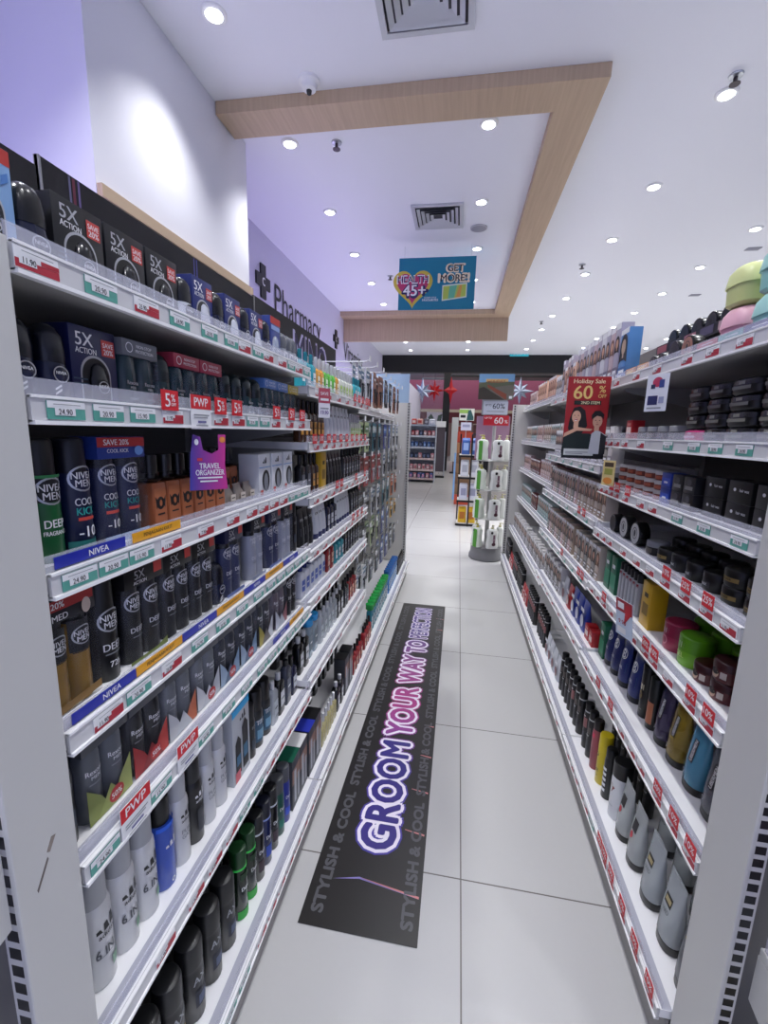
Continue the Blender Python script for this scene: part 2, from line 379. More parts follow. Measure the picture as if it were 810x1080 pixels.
b.add([(-.34, 1.2, .0023), (-.25, 1.215, .0023), (-.045, 1.186, .0023), (-.25, 1.222, .0023)], [(0, 1, 2, 3)], M('8d84c8', .4))
b.obj('light_streak_print', r, False)
# hanging banner
TQ = M('0f7f9e', .45)
r = root('hanging_banner', 'turquoise HEALTH 45+ GET MORE! banner hanging inside the oak frame', 'banner', (-.258, 3.9, 2.71), 0.)
def fr(b): return b.move(0, 0, 0, -PI/2)                 # +X-facing art turned to face the camera (-Y)
fr(MB().box(-.004, .004, -.313, .313, -.2, .2, TQ)).obj('panel', r, False)
def heart(sc, dy=0, dz=0):
    return [(dy+sc*.062*16*math.sin(t)**3, dz+sc*.062*(13*math.cos(t)-5*math.cos(2*t)-2*math.cos(3*t)-math.cos(4*t))) for t in [2*PI*i/40 for i in range(40)]]
b = MB().slab(heart(.165, -.195, -.02), .004, .006, M('d9c24a', .5)); fr(b).obj('heart_outline', r, False)
b = MB().slab(heart(.132, -.195, -.018), .006, .0075, M('c4386e', .5)); fr(b).obj('heart_centre', r, False)
b = MB().text('HEALTH', -.195, .035, .06, WHITE, .009, .26, bold=.06).text('HEALTH', -.195, .035, .05, M('242a5e'), .0095, .25, bold=.015); b.text('45+', -.175, -.055, .1, M('242a5e'), .0082, .21, bold=.08).text('45+', -.18, -.05, .085, WHITE, .0092, .19, bold=.03)
b.text('REDEEM YOUR', -.045, -.108, .012, WHITE, .0085, .1).text('FAVOURITES', -.045, -.127, .017, WHITE, .0085, .13, bold=.03); fr(b).obj('heart_lettering', r, False)
b = MB().text('GET', .15, .115, .06, M('f2e6c8'), .005, .15, bold=.09).text('GET', .15, .115, .05, M('2b2320'), .006, .14, bold=.02).text('MORE!', .14, .04, .065, M('f2e6c8'), .005, .25, bold=.09).text('MORE!', .14, .04, .052, M('2b2320'), .006, .235, bold=.02); fr(b).obj('slogan_lettering', r, False)
b = MB().slab([(.05, -.135), (.25, -.11), (.25, .0), (.05, -.015)], .004, .006, M('e6efe0', .4)).slab([(.058, -.125), (.242, -.102), (.242, -.01), (.058, -.024)], .006, .0068, M('b9cf5a', .4))
b.slab([(.1, -.12), (.15, -.114), (.17, -.016), (.11, -.02)], .0068, .0072, M('6cc4a0')).slab([(.16, -.112), (.2, -.108), (.21, -.014), (.19, -.016)], .0068, .0072, M('e0a050')); fr(b).obj('card_picture', r, False)
for sx in (-.27, .27): MB().tube([(sx, 0, .2), (sx, 0, .29)], .0012, SILV).obj('hanging_wire', r)
# ------------------------------------------------------------------ product kinds (local: stands on z=0, faces +X)
K = {}
def art(b, ops, x=0., wrap=None):
    for i, o in enumerate(ops):
        e = .0004+.0003*i if len(ops) < 6 else .0004+.00016*i; kw = dict(x=x+e, wrap=(wrap+e) if wrap else None)
        if o[0] == 't': b.text(o[1], o[2], o[3], o[4], o[5], w=o[6] if len(o) > 6 else None, bold=.02, rot=o[7] if len(o) > 7 else 0., **kw)
        elif o[0] == 'p': b.patch(*o[1:6], skew=o[6] if len(o) > 6 else 0., **kw)
        elif o[0] == 'o': b.disc(o[1], o[2], o[3], o[4], o[5], inner=o[6] if len(o) > 6 else 0., **kw)
        elif o[0] == 'g': b.add([(x+e, y, z) if not wrap else ((wrap+e)*math.cos(y/wrap), (wrap+e)*math.sin(y/wrap), z) for y, z in o[1]], [tuple(range(len(o[1])))], o[2])
    return b
def kind(key, name, cat, desc, plist):
    K[key] = dict(name=name, cat=cat, desc=desc, parts=[(n, b.mesh(name+'_'+n) if b.f else None) for n, b in plist if b.f])
def can(key, desc, h, r, bc, cc, ops, cap=.3, cr=.9, rough=.3, metal=.0, name='spray_can', cat='deodorant', dome=.3, band=None):
    B = M(bc, rough, metal); Cm = M(cc, .35); zc = h*(1-cap); b = MB(); c = MB(); p = MB()
    b.lathe([(r*.93, 0), (r, .003), (r, zc*.9), (r*.97, zc*.95), (r*cr, zc)], B, 20)
    c.lathe([(r*cr, zc-.001), (r*cr, h-r*dome), (r*cr*.93, h-r*dome*.4), (r*cr*.7, h-.001), (r*.2, h)], Cm, 20)
    if band: c.lathe([(r*cr+.0006, zc), (r*cr+.0006, zc+.006)], M(band, .3), 20)
    art(p, ops, wrap=r); kind(key, name, cat, desc, [('body', b), ('cap', c), ('printed_label', p)])
WT = M('e9eaec', .5); GR = M('8d9196', .4); DK = M('17181c', .4)
def nivea(sub, mc, z0, r, extra=()):
    return [('o', 0, z0, r*.95, r*.8, SILV, .86), ('t', 'NIVEA', 0, z0+r*.2, r*.42, WT, r*1.5), ('t', 'MEN', 0, z0-r*.28, r*.42, WT, r*1.1)]+list(extra)
def bars(y, z, s, m=DK):                                 # three slanted bars mark
    return [('g', [(y-s*.9+i*s*.62, z), (y-s*.9+i*s*.62+s*.5, z), (y-s*.9+i*s*.62+s*.32, z+s*(.45+.4*i)), (y-s*.9+i*s*.62+s*.0, z+s*(.35+.4*i))], m) for i in range(3)]
# spray cans, left shelves
can('nv_green', 'green-and-black men\'s spray can', .172, .024, '14602f', '121416', [('p', -.03, .03, .085, .12, M('10151a'))]+nivea('', WT, .1, .024, [('t', 'DEEP', 0, .055, .011, WT, .03), ('t', 'FRAGRANCE', 0, .042, .006, WT, .034), ('p', -.03, .03, .118, .122, M('2f8a4d'))]))
can('nv_navy', 'navy men\'s spray can marked -10', .172, .024, '10183c', '0c1026', nivea('', WT, .112, .024, [('t', 'COOL', 0, .078, .011, WT, .032), ('t', 'KICK', 0, .064, .011, M('2aa7a0'), .03), ('p', -.014, .014, .05, .055, M('c2453a')), ('t', '-10', 0, .033, .016, WT, .03), ('p', -.03, .03, .003, .02, M('1b6a68'))]))
can('nv_deep', 'plain black men\'s spray can', .172, .024, '0f1013', '0b0b0d', nivea('', WT, .105, .025, [('t', 'DEEP', 0, .06, .012, WT, .036), ('t', '72h', 0, .03, .01, WT, .02), ('p', -.016, .016, .047, .049, GR)]))
can('bw_white', 'white-and-grey body spray can', .225, .0275, 'd4d5d6', 'a9abad', bars(0, .115, .02)+[('t', 'adidas', 0, .108, .009, DK, .034), ('t', '6 IN 1', 0, .075, .018, M('55585c'), .045), ('p', -.022, .022, .066, .0675, GR), ('p', .004, .022, .03, .05, M('7fa58c'))], cap=.26, cr=.86, metal=.25, rough=.38)
can('bw_blue', 'bright blue body spray with black cap', .215, .027, '2b50b4', '131417', [('p', -.03, .03, .145, .155, M('1c62e0')), ('o', 0, .015, .005, .005, WT, .6)]+bars(0, .1, .015, WT), cap=.28, cr=.8)
can('bw_black', 'black body spray can with white bars', .215, .026, '1c1d21', '2a2b2f', bars(0, .12, .016, WT)+[('t', 'adidas', 0, .112, .008, WT, .03), ('p', -.012, .03, .03, .09, M('3a3c42'))], cap=.26, cr=.85)
can('bw_slim', 'slim white body spray can', .22, .0255, 'cfd0d2', 'b0b2b5', bars(0, .12, .016)+[('t', 'adidas', 0, .112, .008, DK, .03), ('t', 'PURE', 0, .085, .01, GR, .03), ('t', 'GAME', 0, .072, .01, GR, .03)], cap=.26, cr=.84, metal=.25)
can('ti_blue', 'dark can with icy blue label', .19, .027, '22282f', '0f1013', [('p', -.026, .026, .02, .095, M('34566e')), ('t', 'TITAN', 0, .085, .014, WT, .042), ('p', -.02, .02, .03, .06, M('6d9ab4'))], cap=.36, cr=.9)
can('sl_black', 'slim black spray can with grey print', .172, .021, '16171b', '202126', [('t', 'ICE', 0, .1, .01, GR, .025), ('p', -.012, .012, .03, .06, M('3b4450'))], cap=.28)
can('ax_black', 'wide black spray can with twist cap', .215, .031, '17181b', '202124', [('t', 'AXE', 0, .115, .02, M('9fa3a8'), .045), ('p', -.02, .02, .04, .085, M('2b2f3a')), ('p', -.012, .012, .045, .07, M('55607a'))], cap=.3, cr=1.0, dome=.5)
can('ax_gold', 'wide black spray can with gold swirl', .215, .031, '17181b', '202124', [('t', 'AXE', 0, .115, .02, M('9fa3a8'), .045), ('o', 0, .06, .018, .024, M('8a7a52'), .6), ('o', .004, .055, .01, .014, M('c9bfa0'))], cap=.3, cr=1.0, dome=.5)
can('gn_green', 'glossy green-and-black spray can', .225, .024, '0d2413', '0f3a18', [('p', -.03, .03, .002, .03, M('2aa63c')), ('t', 'Denim', 0, .1, .012, WT, .034), ('p', -.02, .02, .13, .15, M('14361b'))], cap=.28, cr=.95, rough=.15, band='3ccf55')
can('gn_black', 'glossy black spray can with silver ring', .225, .024, '121317', '1a1b20', [('t', 'Denim', 0, .1, .012, WT, .034), ('p', -.02, .02, .03, .07, M('40303a'))], cap=.28, cr=.95, rough=.15, band='c0c4cc')
can('gn_navy', 'glossy navy spray can', .225, .024, '101a4a', '0d1330', [('t', 'Denim', 0, .1, .012, WT, .034), ('p', -.02, .02, .03, .07, M('2747a8'))], cap=.28, cr=.95, rough=.15, band='8090c8')
can('gn_teal', 'dark green spray can with grey cap', .215, .024, '0e4a3f', '46484c', [('t', 'Denim', 0, .1, .012, WT, .034), ('p', -.02, .02, .03, .06, M('1c7a68'))], cap=.26, cr=.95)
can('gn_royal', 'royal blue spray can with grey cap', .215, .024, '182a86', '4a4c52', [('t', 'Denim', 0, .1, .012, WT, .034), ('p', -.02, .02, .03, .06, M('3a56c8'))], cap=.26, cr=.95)
# roll-ons: rounded bottle under a tall domed cap
def roll(key, desc, h, r, bc, cc, ops, cap=.5):
    b = MB(); c = MB(); p = MB(); zc = h*(1-cap)
    b.loft([(0, r*.8, r*.86, 2.6), (.004, r*.92, r, 2.6), (zc*.6, r*.96, r*1.05, 2.5), (zc, r*.86, r*.92, 2.3)], M(bc, .25), 22)
    c.loft([(zc-.001, r*.9, r*.97, 2.3), (zc+.3*(h-zc), r*.9, r*.98, 2.3), (h-r*.7, r*.84, r*.9, 2.2), (h-r*.25, r*.6, r*.66, 2), (h-.001, r*.25, r*.3, 2), (h, .002, .002, 2)], M(cc, .25), 22)
    art(p, ops, x=r*.965); kind(key, 'roll_on_bottle', 'deodorant', desc, [('body', b), ('cap', c), ('printed_label', p)])
roll('ro_black', 'black roll-on with navy body', .098, .022, '141a34', '191a1d', [('o', 0, .025, .013, .011, SILV, .85), ('t', 'NIVEA', 0, .027, .005, WT, .018)])
roll('ro_white', 'white roll-on with black cap', .09, .021, 'd9dee3', '26272b', [('o', 0, .026, .014, .013, M('14182c')), ('t', 'NIVEA', 0, .028, .005, WT, .02), ('p', -.014, .014, .005, .01, M('6f86a8'))], .52)
roll('ro_navy', 'navy roll-on with slanted stripes', .1, .022, '151c3a', '10152c', [('o', 0, .034, .012, .011, SILV, .85), ('t', 'NIVEA', 0, .036, .004, WT, .016), ('p', -.012, -.002, .006, .009, WT, .006), ('p', -.012, -.002, .012, .015, WT, .006)])
roll('ro_teal', 'dark teal roll-on', .098, .021, '0d3138', '0b2a31', [('t', 'Rexona', 0, .034, .007, SILV, .024), ('t', 'MEN', 0, .025, .005, SILV, .014), ('p', -.01, .01, .008, .012, M('5f7478'))])
roll('ro_grey', 'grey roll-on with white label', .092, .021, '9b9ea4', '5c5f66', [('p', -.014, .014, .008, .036, WT), ('o', 0, .022, .008, .008, M('3d4a6a'))])
# cartons with an arched window showing a roll-on
def arch(key, desc, w, d, h, c, win, ops, bot='14171f'):
    b = MB().box(-d/2, d/2, -w/2, w/2, 0, h, M(c, .32), .0015); p = MB(); q = MB(); x = d/2
    r = w*.3; z0 = .004; pts = [(-r, z0), (r, z0)]+[(r*math.cos(t), h*.36+r*1.05*math.sin(t)) for t in [PI*i/16 for i in range(17)]]
    o = [(y*1.1, z*1.06-.0002) for y, z in pts]; p.poly(o, SILV, x+.0004); p.poly(pts, M(win, .3), x+.0008)
    art(p, ops, x=x)
    o0 = len(q.v); q.loft([(z0, r*.3, r*.62, 2.4), (h*.3, r*.34, r*.68, 2.4), (h*.33, r*.33, r*.64, 2.2), (h*.48, r*.28, r*.5, 2), (h*.54, .002, r*.2, 2)], M(bot, .2), 18); q.move(x+.0008, r*.12, 0, frm=o0)
    lb = MB(); art(lb, [('o', r*.12, h*.22, r*.4, r*.36, SILV, .86), ('t', 'NIVEA', r*.12, h*.23, .005, WT, r*.7)], x=x+.0008+r*.34)
    kind(key, 'window_carton', 'deodorant gift box', desc, [('carton', b), ('printed_front', p), ('roll_on', q), ('roll_on_label', lb)])
FL = M('c8433c', .5); 
def fx(h, w, sil=SILV): return [('t', '5X', -w*.2, h*.83, h*.17, sil, w*.42), ('t', 'ACTION', -w*.18, h*.685, h*.075, WT, w*.44), ('p', w*.16, w*.46, h*.66, h*.88, FL), ('t', 'SAVE', w*.31, h*.81, .007, WT, w*.24), ('t', '20%', w*.31, h*.72, .008, WT, w*.24), ('p', -w*.49, -w*.2, h*.24, h*.26, M('3f5266')), ('p', -w*.49, -w*.2, h*.3, h*.32, M('3f5266'))]
arch('ar_black', 'black carton with arched window', .086, .045, .105, '1b1c22', '08090c', fx(.105, .08))
arch('ar_blue', 'royal blue carton with arched window', .075, .045, .105, '1c2a6c', '0a0c14', fx(.105, .075, WT), 'c8ccd4')
arch('ar_navy', 'navy carton with arched window', .085, .045, .108, '161b48', '0a0c14', fx(.108, .085, WT))
arch('ar_ice', 'ice blue carton with round window', .075, .05, .118, '7fa6d2', '101426', [('p', -.037, .037, .1, .117, M('b8352e')), ('t', 'COOL', 0, .02, .012, WT, .05)]+[('p', -.037+.012*i, -.028+.012*i, .06+.008*(i % 3), .07+.008*(i % 3), M('4f7fbe'), .006) for i in range(6)])
arch('ar_red', 'blue carton with red top and window', .07, .045, .12, '2c3f86', 'b9c0cc', [('p', -.035, .035, .1, .119, M('b8352e')), ('p', -.03, .03, .084, .096, M('8fa6d4'))], '9aa3b4')
# twin packs: two cans under a card header in a film sleeve
def twin(key, desc, h, r, bc, cc, hc, ops, canops, sleeve=(), capf=.26, name='twin_pack'):
    pl = []; W = r*2.04
    for s in (-1, 1):
        b = MB(); zc = h*.97*(1-capf)
        b.lathe([(r*.93, 0), (r, .003), (r, zc*.92), (r*.86, zc)], M(bc, .3), 16); b.lathe([(r*.86, zc), (r*.86, h*.95), (r*.5, h*.97)], M(cc, .35), 16)
        art(b, canops, wrap=r); b.move(0, s*r*1.02, 0); pl.append(('can', b))
    e = .0025; hd = MB(); fs = MB()
    hd.box(-r-e, r+e, -W-e, W+e, h*.8, h, M(hc, .4), .001); art(hd, ops, x=r+e)
    fs.box(-r-e, r+e, -W-e, W+e, .001, h*.8, FILM); art(fs, sleeve, x=r+e)
    kind(key, name, 'deodorant twin pack', desc, pl+[('header_card', hd), ('film_sleeve', fs)])
nvc = nivea('', WT, .1, .021, [('t', 'DEEP', 0, .06, .009, WT, .03), ('p', -.014, .014, .03, .045, M('2a2c30'))])
twin('tw_save', 'blue twin pack with red SAVE 20% header', .172, .024, '141d44', '0c1026', '233a86', [('p', -.051, .051, .156, .171, M('b02a2a')), ('t', 'SAVE 20%', -.012, .1635, .009, WT, .062), ('t', 'COOL KICK', -.01, .15, .006, WT, .05), ('o', .036, .149, .01, .008, M('6f9ad8'))], nivea('', WT, .112, .022, [('t', 'COOL', 0, .078, .01, WT, .03), ('t', 'KICK', 0, .065, .01, M('2aa7a0'), .03), ('p', -.014, .014, .05, .055, M('c2453a')), ('t', '-10', 0, .033, .014, WT, .03)]), [('p', -.05, .05, .002, .014, M('7ea0cc'))])
twin('tw_gold', 'brown-and-gold twin pack with red flash', .175, .02, '9a7426', '121316', '14162a', [('p', -.04, .04, .158, .174, M('a02a2a')), ('t', '20%', -.02, .166, .009, WT, .03), ('t', 'MED', -.018, .148, .009, WT, .03), ('o', .026, .15, .008, .012, M('c9b7a8'))], nivea('', WT, .105, .019, [('p', -.018, .018, .078, .0795, M('14161a')), ('p', -.022, .022, .08, .13, M('14161a'))]+nivea('', WT, .105, .019)), [('p', -.042, .042, .002, .014, M('8a6a3a'), .006)])
def fivex(key, desc, w, bc, hc, sl):
    twin(key, desc, .175, w/4.2, bc, '0d0e11', hc, [('t', '5X', -w*.14, .16, .015, SILV, w*.34), ('t', 'ACTION', -w*.14, .1465, .006, WT, w*.34), ('p', w*.22, w*.44, .152, .172, FL)], nivea('', WT, .112, w/4.4, [('t', 'DEEP', 0, .062, .009, WT, w*.3), ('p', -w*.12, w*.12, .048, .05, GR)]), sl)
fivex('f5_olive', 'black twin pack with olive foot', .098, '17181a', '121316', [('g', [(-.049, .002), (.049, .002), (.049, .016), (.02, .008), (-.049, .008)], M('6c7a3a'))])
fivex('f5_black', 'all-black twin pack', .088, '131416', '101114', [('p', -.044, .044, .002, .006, SILV)])
fivex('f5_navy', 'navy twin pack with silver front', .088, '2a3158', '161b40', [('p', -.044, .044, .002, .01, M('5868a0'))])
fivex('f5_silver', 'silver-and-navy twin pack', .085, 'a8acb8', '14182e', [('p', -.042, .042, .002, .01, M('8890a8'))])
rx = [('t', 'Rexona', 0, .088, .009, WT, .032), ('t', 'MEN', 0, .078, .006, WT, .018), ('p', -.013, .013, .066, .068, GR)]
def rex(key, desc, bc, c1, c2, flash=False, sl='c8ccd0'):
    twin(key, desc, .158, .0225, bc, '3a3d42', '4a4d52', [], rx, [('g', [(-.046, .002), (0, .002), (-.02, .04), (-.046, .068)], M(c1, .4)), ('g', [(0, .002), (.046, .002), (.046, .068), (.02, .04)], M(c2, .4)), ('g', [(-.03, .002), (.03, .002), (0, .045)], M(sl, .4))]+([('o', .01, .018, .016, .014, M('b93a3a')), ('t', '50%', .01, .018, .01, WT, .022)] if flash else []), capf=.2)
rex('rx_green', 'grey twin pack with olive chevrons', '5c6166', '8a9450', 'a3ad62', True, '98a35a')
rex('rx_red', 'black twin pack with red chevrons', '1b1c20', 'a82a2c', 'c43c34', True, '8c2226')
rex('rx_orange', 'grey twin pack with orange-white chevrons', '6e7276', 'c9cbce', 'c46a44', False)
rex('rx_white', 'grey twin pack with white chevrons', '6f7377', 'd2d4d6', 'bfc2c6', True)
rex('rx_blue', 'dark twin pack with pale blue chevrons', '30343c', '9fb4c8', '7f9ab4', True, '5a6f88')
rex('rx_yellow', 'dark twin pack with yellow chevrons', '3a3d40', 'b4a64a', 'd2d4d6', False, '77706a')
rex('rx_pink', 'grey twin pack with pink-white chevrons', '6a5f66', 'c8ccd6', '9a5a62', False, 'b8bcc6')
# twin roll-ons under a coloured header
def trol(key, desc, hc, ops, h=.1):
    pl = []
    for s in (-1, 1):
        b = MB(); r = .02
        b.loft([(0, r*.84, r*.86, 2.4), (.004, r*.93, r*.96, 2.4), (h*.5, r*.93, r*.96, 2.4), (h*.86, r*.85, r*.86, 2.2), (h*.95, r*.5, r*.5, 2)], M('0d3138', .25), 18)
        art(b, [('t', 'Rexona', 0, .038, .006, SILV, .024), ('t', 'MEN', 0, .03, .004, SILV, .014), ('p', -.01, .01, .01, .014, M('5f7478'))], x=r*.935); b.move(0, s*.0205, 0); pl.append(('roll_on', b))
    hd = MB().box(-.021, .021, -.042, .042, h*.8, h*1.06, M(hc, .4), .001); art(hd, ops, x=.021)
    fs = MB().box(-.021, .021, -.042, .042, .001, h*.8, FILM)
    kind(key, 'roll_on_pack', 'roll-on twin pack', desc, pl+[('header_card', hd), ('film_sleeve', fs)])
for k, d, c in (('tr_grey', 'teal roll-on twin pack, grey header', '6a6d74'), ('tr_red', 'teal roll-on twin pack, red header', 'a8344a'), ('tr_blue', 'teal roll-on twin pack, blue header', '5b83c4'), ('tr_yellow', 'teal roll-on twin pack, yellow header', 'c8b23c')):
    trol(k, d, c, [('o', -.026, .093, .008, .008, WT, .82), ('t', 'NON-STOP', .008, .097, .005, WT, .04), ('t', 'PROTECTION', .008, .089, .005, WT, .042)])
# square amber bottles with black caps
b = MB().box(-.019, .019, -.02, .02, 0, .088, M('9a5634', .35), .004); c = MB().loft([(.088, .012, .012, 2), (.094, .018, .019, 4), (.096, .009, .009, 2), (.104, .0085, .0085, 2), (.105, .012, .013, 3), (.138, .012, .013, 3)], M('121214', .35), 16)
p = art(MB(), [('p', -.017, .017, .012, .078, M('a8623c')), ('o', 0, .05, .011, .012, DK), ('g', [(-.015, .064), (-.004, .05), (-.012, .04)], DK), ('g', [(.015, .064), (.004, .05), (.012, .04)], DK), ('p', -.01, .01, .028, .031, DK), ('o', 0, .05, .004, .006, M('a8623c'))], x=.019)
kind('amber', 'amber_bottle', 'bottle', 'amber square bottle with black cap', [('bottle', b), ('cap', c), ('printed_label', p)])
# crumpled sachet / small foil packs
b = MB().loft([(0, .014, .022, 3), (.012, .018, .026, 3), (.03, .012, .022, 2.4), (.042, .005, .018, 2), (.05, .001, .022, 2)], M('8f857c', .35, .4), 14); p = art(MB(), [('p', -.012, .012, .012, .028, M('c9c0b4')), ('p', -.008, .008, .018, .021, M('4a423c'))], x=.019)
kind('sachet', 'foil_sachet', 'sachet', 'small crumpled silver foil pack', [('pouch', b), ('printed_label', p)])
def carton(key, desc, w, d, h, c, ops, name='carton', cat='box', top=None, rough=.4):
    b = MB().box(-d/2, d/2, -w/2, w/2, 0, h, M(c, rough), .001); p = art(MB(), ops, x=d/2)
    if top:
        p.box(-d/2-.0004, d/2+.0004, -w/2-.0004, w/2+.0004, h-.001, h+.0005, M(top, .4))
    kind(key, name, cat, desc, [('carton', b), ('printed_front', p)])
carton('ad_white', 'white gift carton with dark oval window', .075, .06, .12, 'd6d8dc', bars(0, .094, .014)+[('p', -.037, .037, .082, .084, M('4f8fd0')), ('o', .006, .045, .024, .03, M('1b1d22')), ('o', .006, .04, .013, .026, M('7c8088')), ('p', -.03, -.014, .006, .02, M('c04a44'))])
carton('ad_cyan', 'grey gift carton with cyan top strip', .095, .05, .225, 'b9bdc2', bars(.01, .175, .018)+[('p', -.047, .047, .205, .225, M('2fa8e0')), ('g', [(-.035, .02), (-.005, .02), (-.005, .12), (-.02, .14), (-.035, .12)], M('17191d')), ('g', [(.004, .02), (.036, .02), (.036, .15), (.02, .17), (.004, .15)], M('17191d')), ('p', -.03, -.008, .05, .08, M('3a6a8a')), ('p', .008, .032, .05, .09, M('3a6a8a')), ('p', -.04, -.012, .004, .035, M('d0606a'))], top='2fa8e0', name='gift_carton')
def face(y, z, s, hair, skin='c99c82'):
    s *= 1.5
    return [('o', y, z+.1*s, .62*s, .72*s, M(hair, .5)), ('g', [(y-.62*s, z+.1*s), (y+.62*s, z+.1*s), (y+.75*s, z-1.1*s), (y+.3*s, z-.9*s), (y-.3*s, z-.9*s), (y-.72*s, z-1.1*s)], M(hair, .5)), ('o', y, z-.02*s, .38*s, .5*s, M(skin, .5)), ('p', y-.12*s, y+.12*s, z-.75*s, z-.45*s, M(skin, .5))]
def dye(key, desc, w, h, bg, hair, strip, skin='c99c82', d=.05):
    carton(key, desc, w, d, h, bg, [('p', -w/2, w/2, h*.9, h, WT)]+face(0, h*.66, w*.46, hair, skin)+[('p', -w/2, w/2, 0, h*.26, M(strip, .4)), ('p', -w*.35, w*.35, h*.15, h*.21, WT), ('p', -w*.35, w*.1, h*.07, h*.11, WT)], name='hair_dye_carton', cat='hair dye box')
dye('dy_pink', 'pale pink hair-dye carton', .052, .15, 'd9c2bd', '5a3a30', 'b98f90'); dye('dy_grey', 'pale grey hair-dye carton', .055, .155, 'c6c4c6', '3a2f30', '7f7c86')
dye('dy_beige', 'beige hair-dye carton', .05, .15, 'd2c6b8', '6a4630', '9f8c78'); dye('dy_brown', 'tan hair-dye carton', .05, .15, 'b9a590', '4a2f22', '7c6452')
dye('dy_white', 'white hair-dye carton', .05, .165, 'd8d6d6', '4a3a38', '9c98a0'); dye('dy_tall', 'tall white hair-dye carton', .055, .24, 'd2d0d6', '50423c', '8a8690')
dye('dy_lilac', 'tall lilac-grey hair-dye carton', .055, .24, 'aaa4b4', '2c2426', '6a6478'); dye('dy_mauve', 'tall mauve hair-dye carton', .055, .235, 'c0aab0', '6a4234', '8a6a74'); dye('dy_ash', 'ash grey hair-dye carton', .05, .15, '9a968f', '241c1a', '4a4644')
carton('bx_orange', 'flat orange carton', .095, .06, .04, 'c8862c', [('p', -.03, .03, .01, .03, M('e8c060')), ('p', -.045, -.035, .0, .039, M('7a3a20'))])
dye('dy_blue', 'sky blue hair-dye carton', .085, .2, '4f86c0', '20242c', '2f5a94', 'b8a08a'); dye('dy_red', 'dark red hair-dye carton', .06, .13, '7a3a38', '2a1a18', '4a2024')
dye('dy_teal', 'pale teal hair-dye carton', .055, .15, 'a9c0bd', '4a3228', '5f8a86'); dye('dy_violet', 'violet hair-dye carton', .06, .17, '6a4aa8', '2a2030', '44308a'); dye('dy_peach', 'peach hair-dye carton', .06, .19, 'dcb49c', '7a4630', 'c98a6c')
for k, d, t in (('cd_green', 'shaver box with green top', '0f5a44'), ('cd_white', 'shaver box with white top', 'e6e6e6'), ('cd_blue', 'shaver box with blue top', '2432a8'), ('cd_black', 'shaver box with black top', '16161a')):
    carton(k, d, .075, .06, .2, '34363c', [('p', -.037, .037, .1, .16, M('8d6a5c')), ('p', -.02, .0, .02, .15, M('b9bcc2')), ('p', .012, .03, .02, .12, M('a8aab0')), ('p', -.037, .037, .004, .016, M('77797e'))], top=t, name='shaver_carton')

# flat and square glass bottles with narrow necks
def flask(key, desc, w, d, h, gc, cc, lab=None, neck=.2, name='fragrance_bottle', clearg=False, cat='bottle', capw=.32):
    b = MB(); c = MB(); p = MB(); zn = h*(1-neck)
    b.loft([(0, d/2*.94, w/2*.96, 5), (.004, d/2, w/2, 5), (zn*.92, d/2, w/2, 5), (zn, d/2*.7, w/2*.75, 3.5), (zn+.004, w*capw*.5, w*capw*.5, 2)], clear('glass_'+gc, gc, .45, .05) if clearg else M(gc, .2), 20)
    c.lathe([(w*capw*.55, zn+.003), (w*capw*.6, zn+.006), (w*capw*.6, h-.002), (w*capw*.4, h)], M(cc, .25, .2), 14)
    if lab: art(p, [('p', -w*.34, w*.34, zn*.25, zn*.7, M(lab, .4)), ('p', -w*.22, w*.22, zn*.45, zn*.5, DK if lab[0] > '9' or lab[0] in 'abcdef' else WT)], x=d/2)
    kind(key, name, cat, desc, [('bottle', b), ('cap', c), ('printed_label', p)])
flask('fb_clear', 'clear flat bottle with silver neck', .045, .03, .15, 'dfe6ea', 'd0d2d6', 'aeb6bc', .22, clearg=True); flask('fb_black', 'square black bottle with white patch', .05, .035, .15, '17181c', 'c8cace', 'd8dade', .2)
flask('fb_navy', 'black-and-navy square bottle', .045, .035, .15, '161a3a', '101114', 'c9ccd4', .3); flask('fb_grey', 'smoky grey flat bottle', .05, .03, .165, '3d4150', '26272c', '5c6272', .16)
flask('fb_gold', 'small bottle of pale gold liquid', .038, .03, .13, 'd8cf9a', 'd9dade', None, .35, clearg=True); flask('fb_cyan', 'clear bottle with sky blue top', .05, .035, .17, 'b9cdd8', '2f9fe0', '5a6a74', .2, clearg=True, capw=.8)
flask('fb_teal', 'teal toiletry bottle', .04, .03, .13, '2f9aa8', '2a7a88', 'dfe8ea', .3); flask('fb_orange', 'orange toiletry bottle', .04, .03, .13, 'd99a34', 'c9c9cc', 'f0e4c0', .35); flask('fb_green', 'bright green toiletry bottle', .04, .03, .13, '5ab83a', 'c9c9cc', 'dff0d0', .35)
flask('fb_lime', 'white toiletry bottle with lime label', .04, .03, .13, 'd6dcd0', 'c2c4c6', '9ac24a', .35); flask('fb_brown', 'dark brown glass bottle', .038, .03, .15, '3c2418', '241610', 'c98f3a', .3); flask('fb_dark', 'dark grey toiletry bottle', .042, .03, .15, '2a2c32', '141518', '6a6e78', .25)
flask('fb_white', 'white bottle with navy base', .046, .03, .14, 'dcdfe6', '22307a', '3a58b0', .3); flask('fb_red', 'dark red bottle', .046, .034, .15, '8c2024', '1c1416', 'd8a890', .3); flask('fb_gcap', 'green-capped toiletry bottle', .05, .04, .2, '2a7a8c', '23a84a', 'dfe8ea', .22, capw=.95); flask('fb_bluebox', 'bright blue toiletry bottle', .055, .045, .2, '2a7ac0', '1f5fa8', 'cfe4f4', .2, capw=.9)
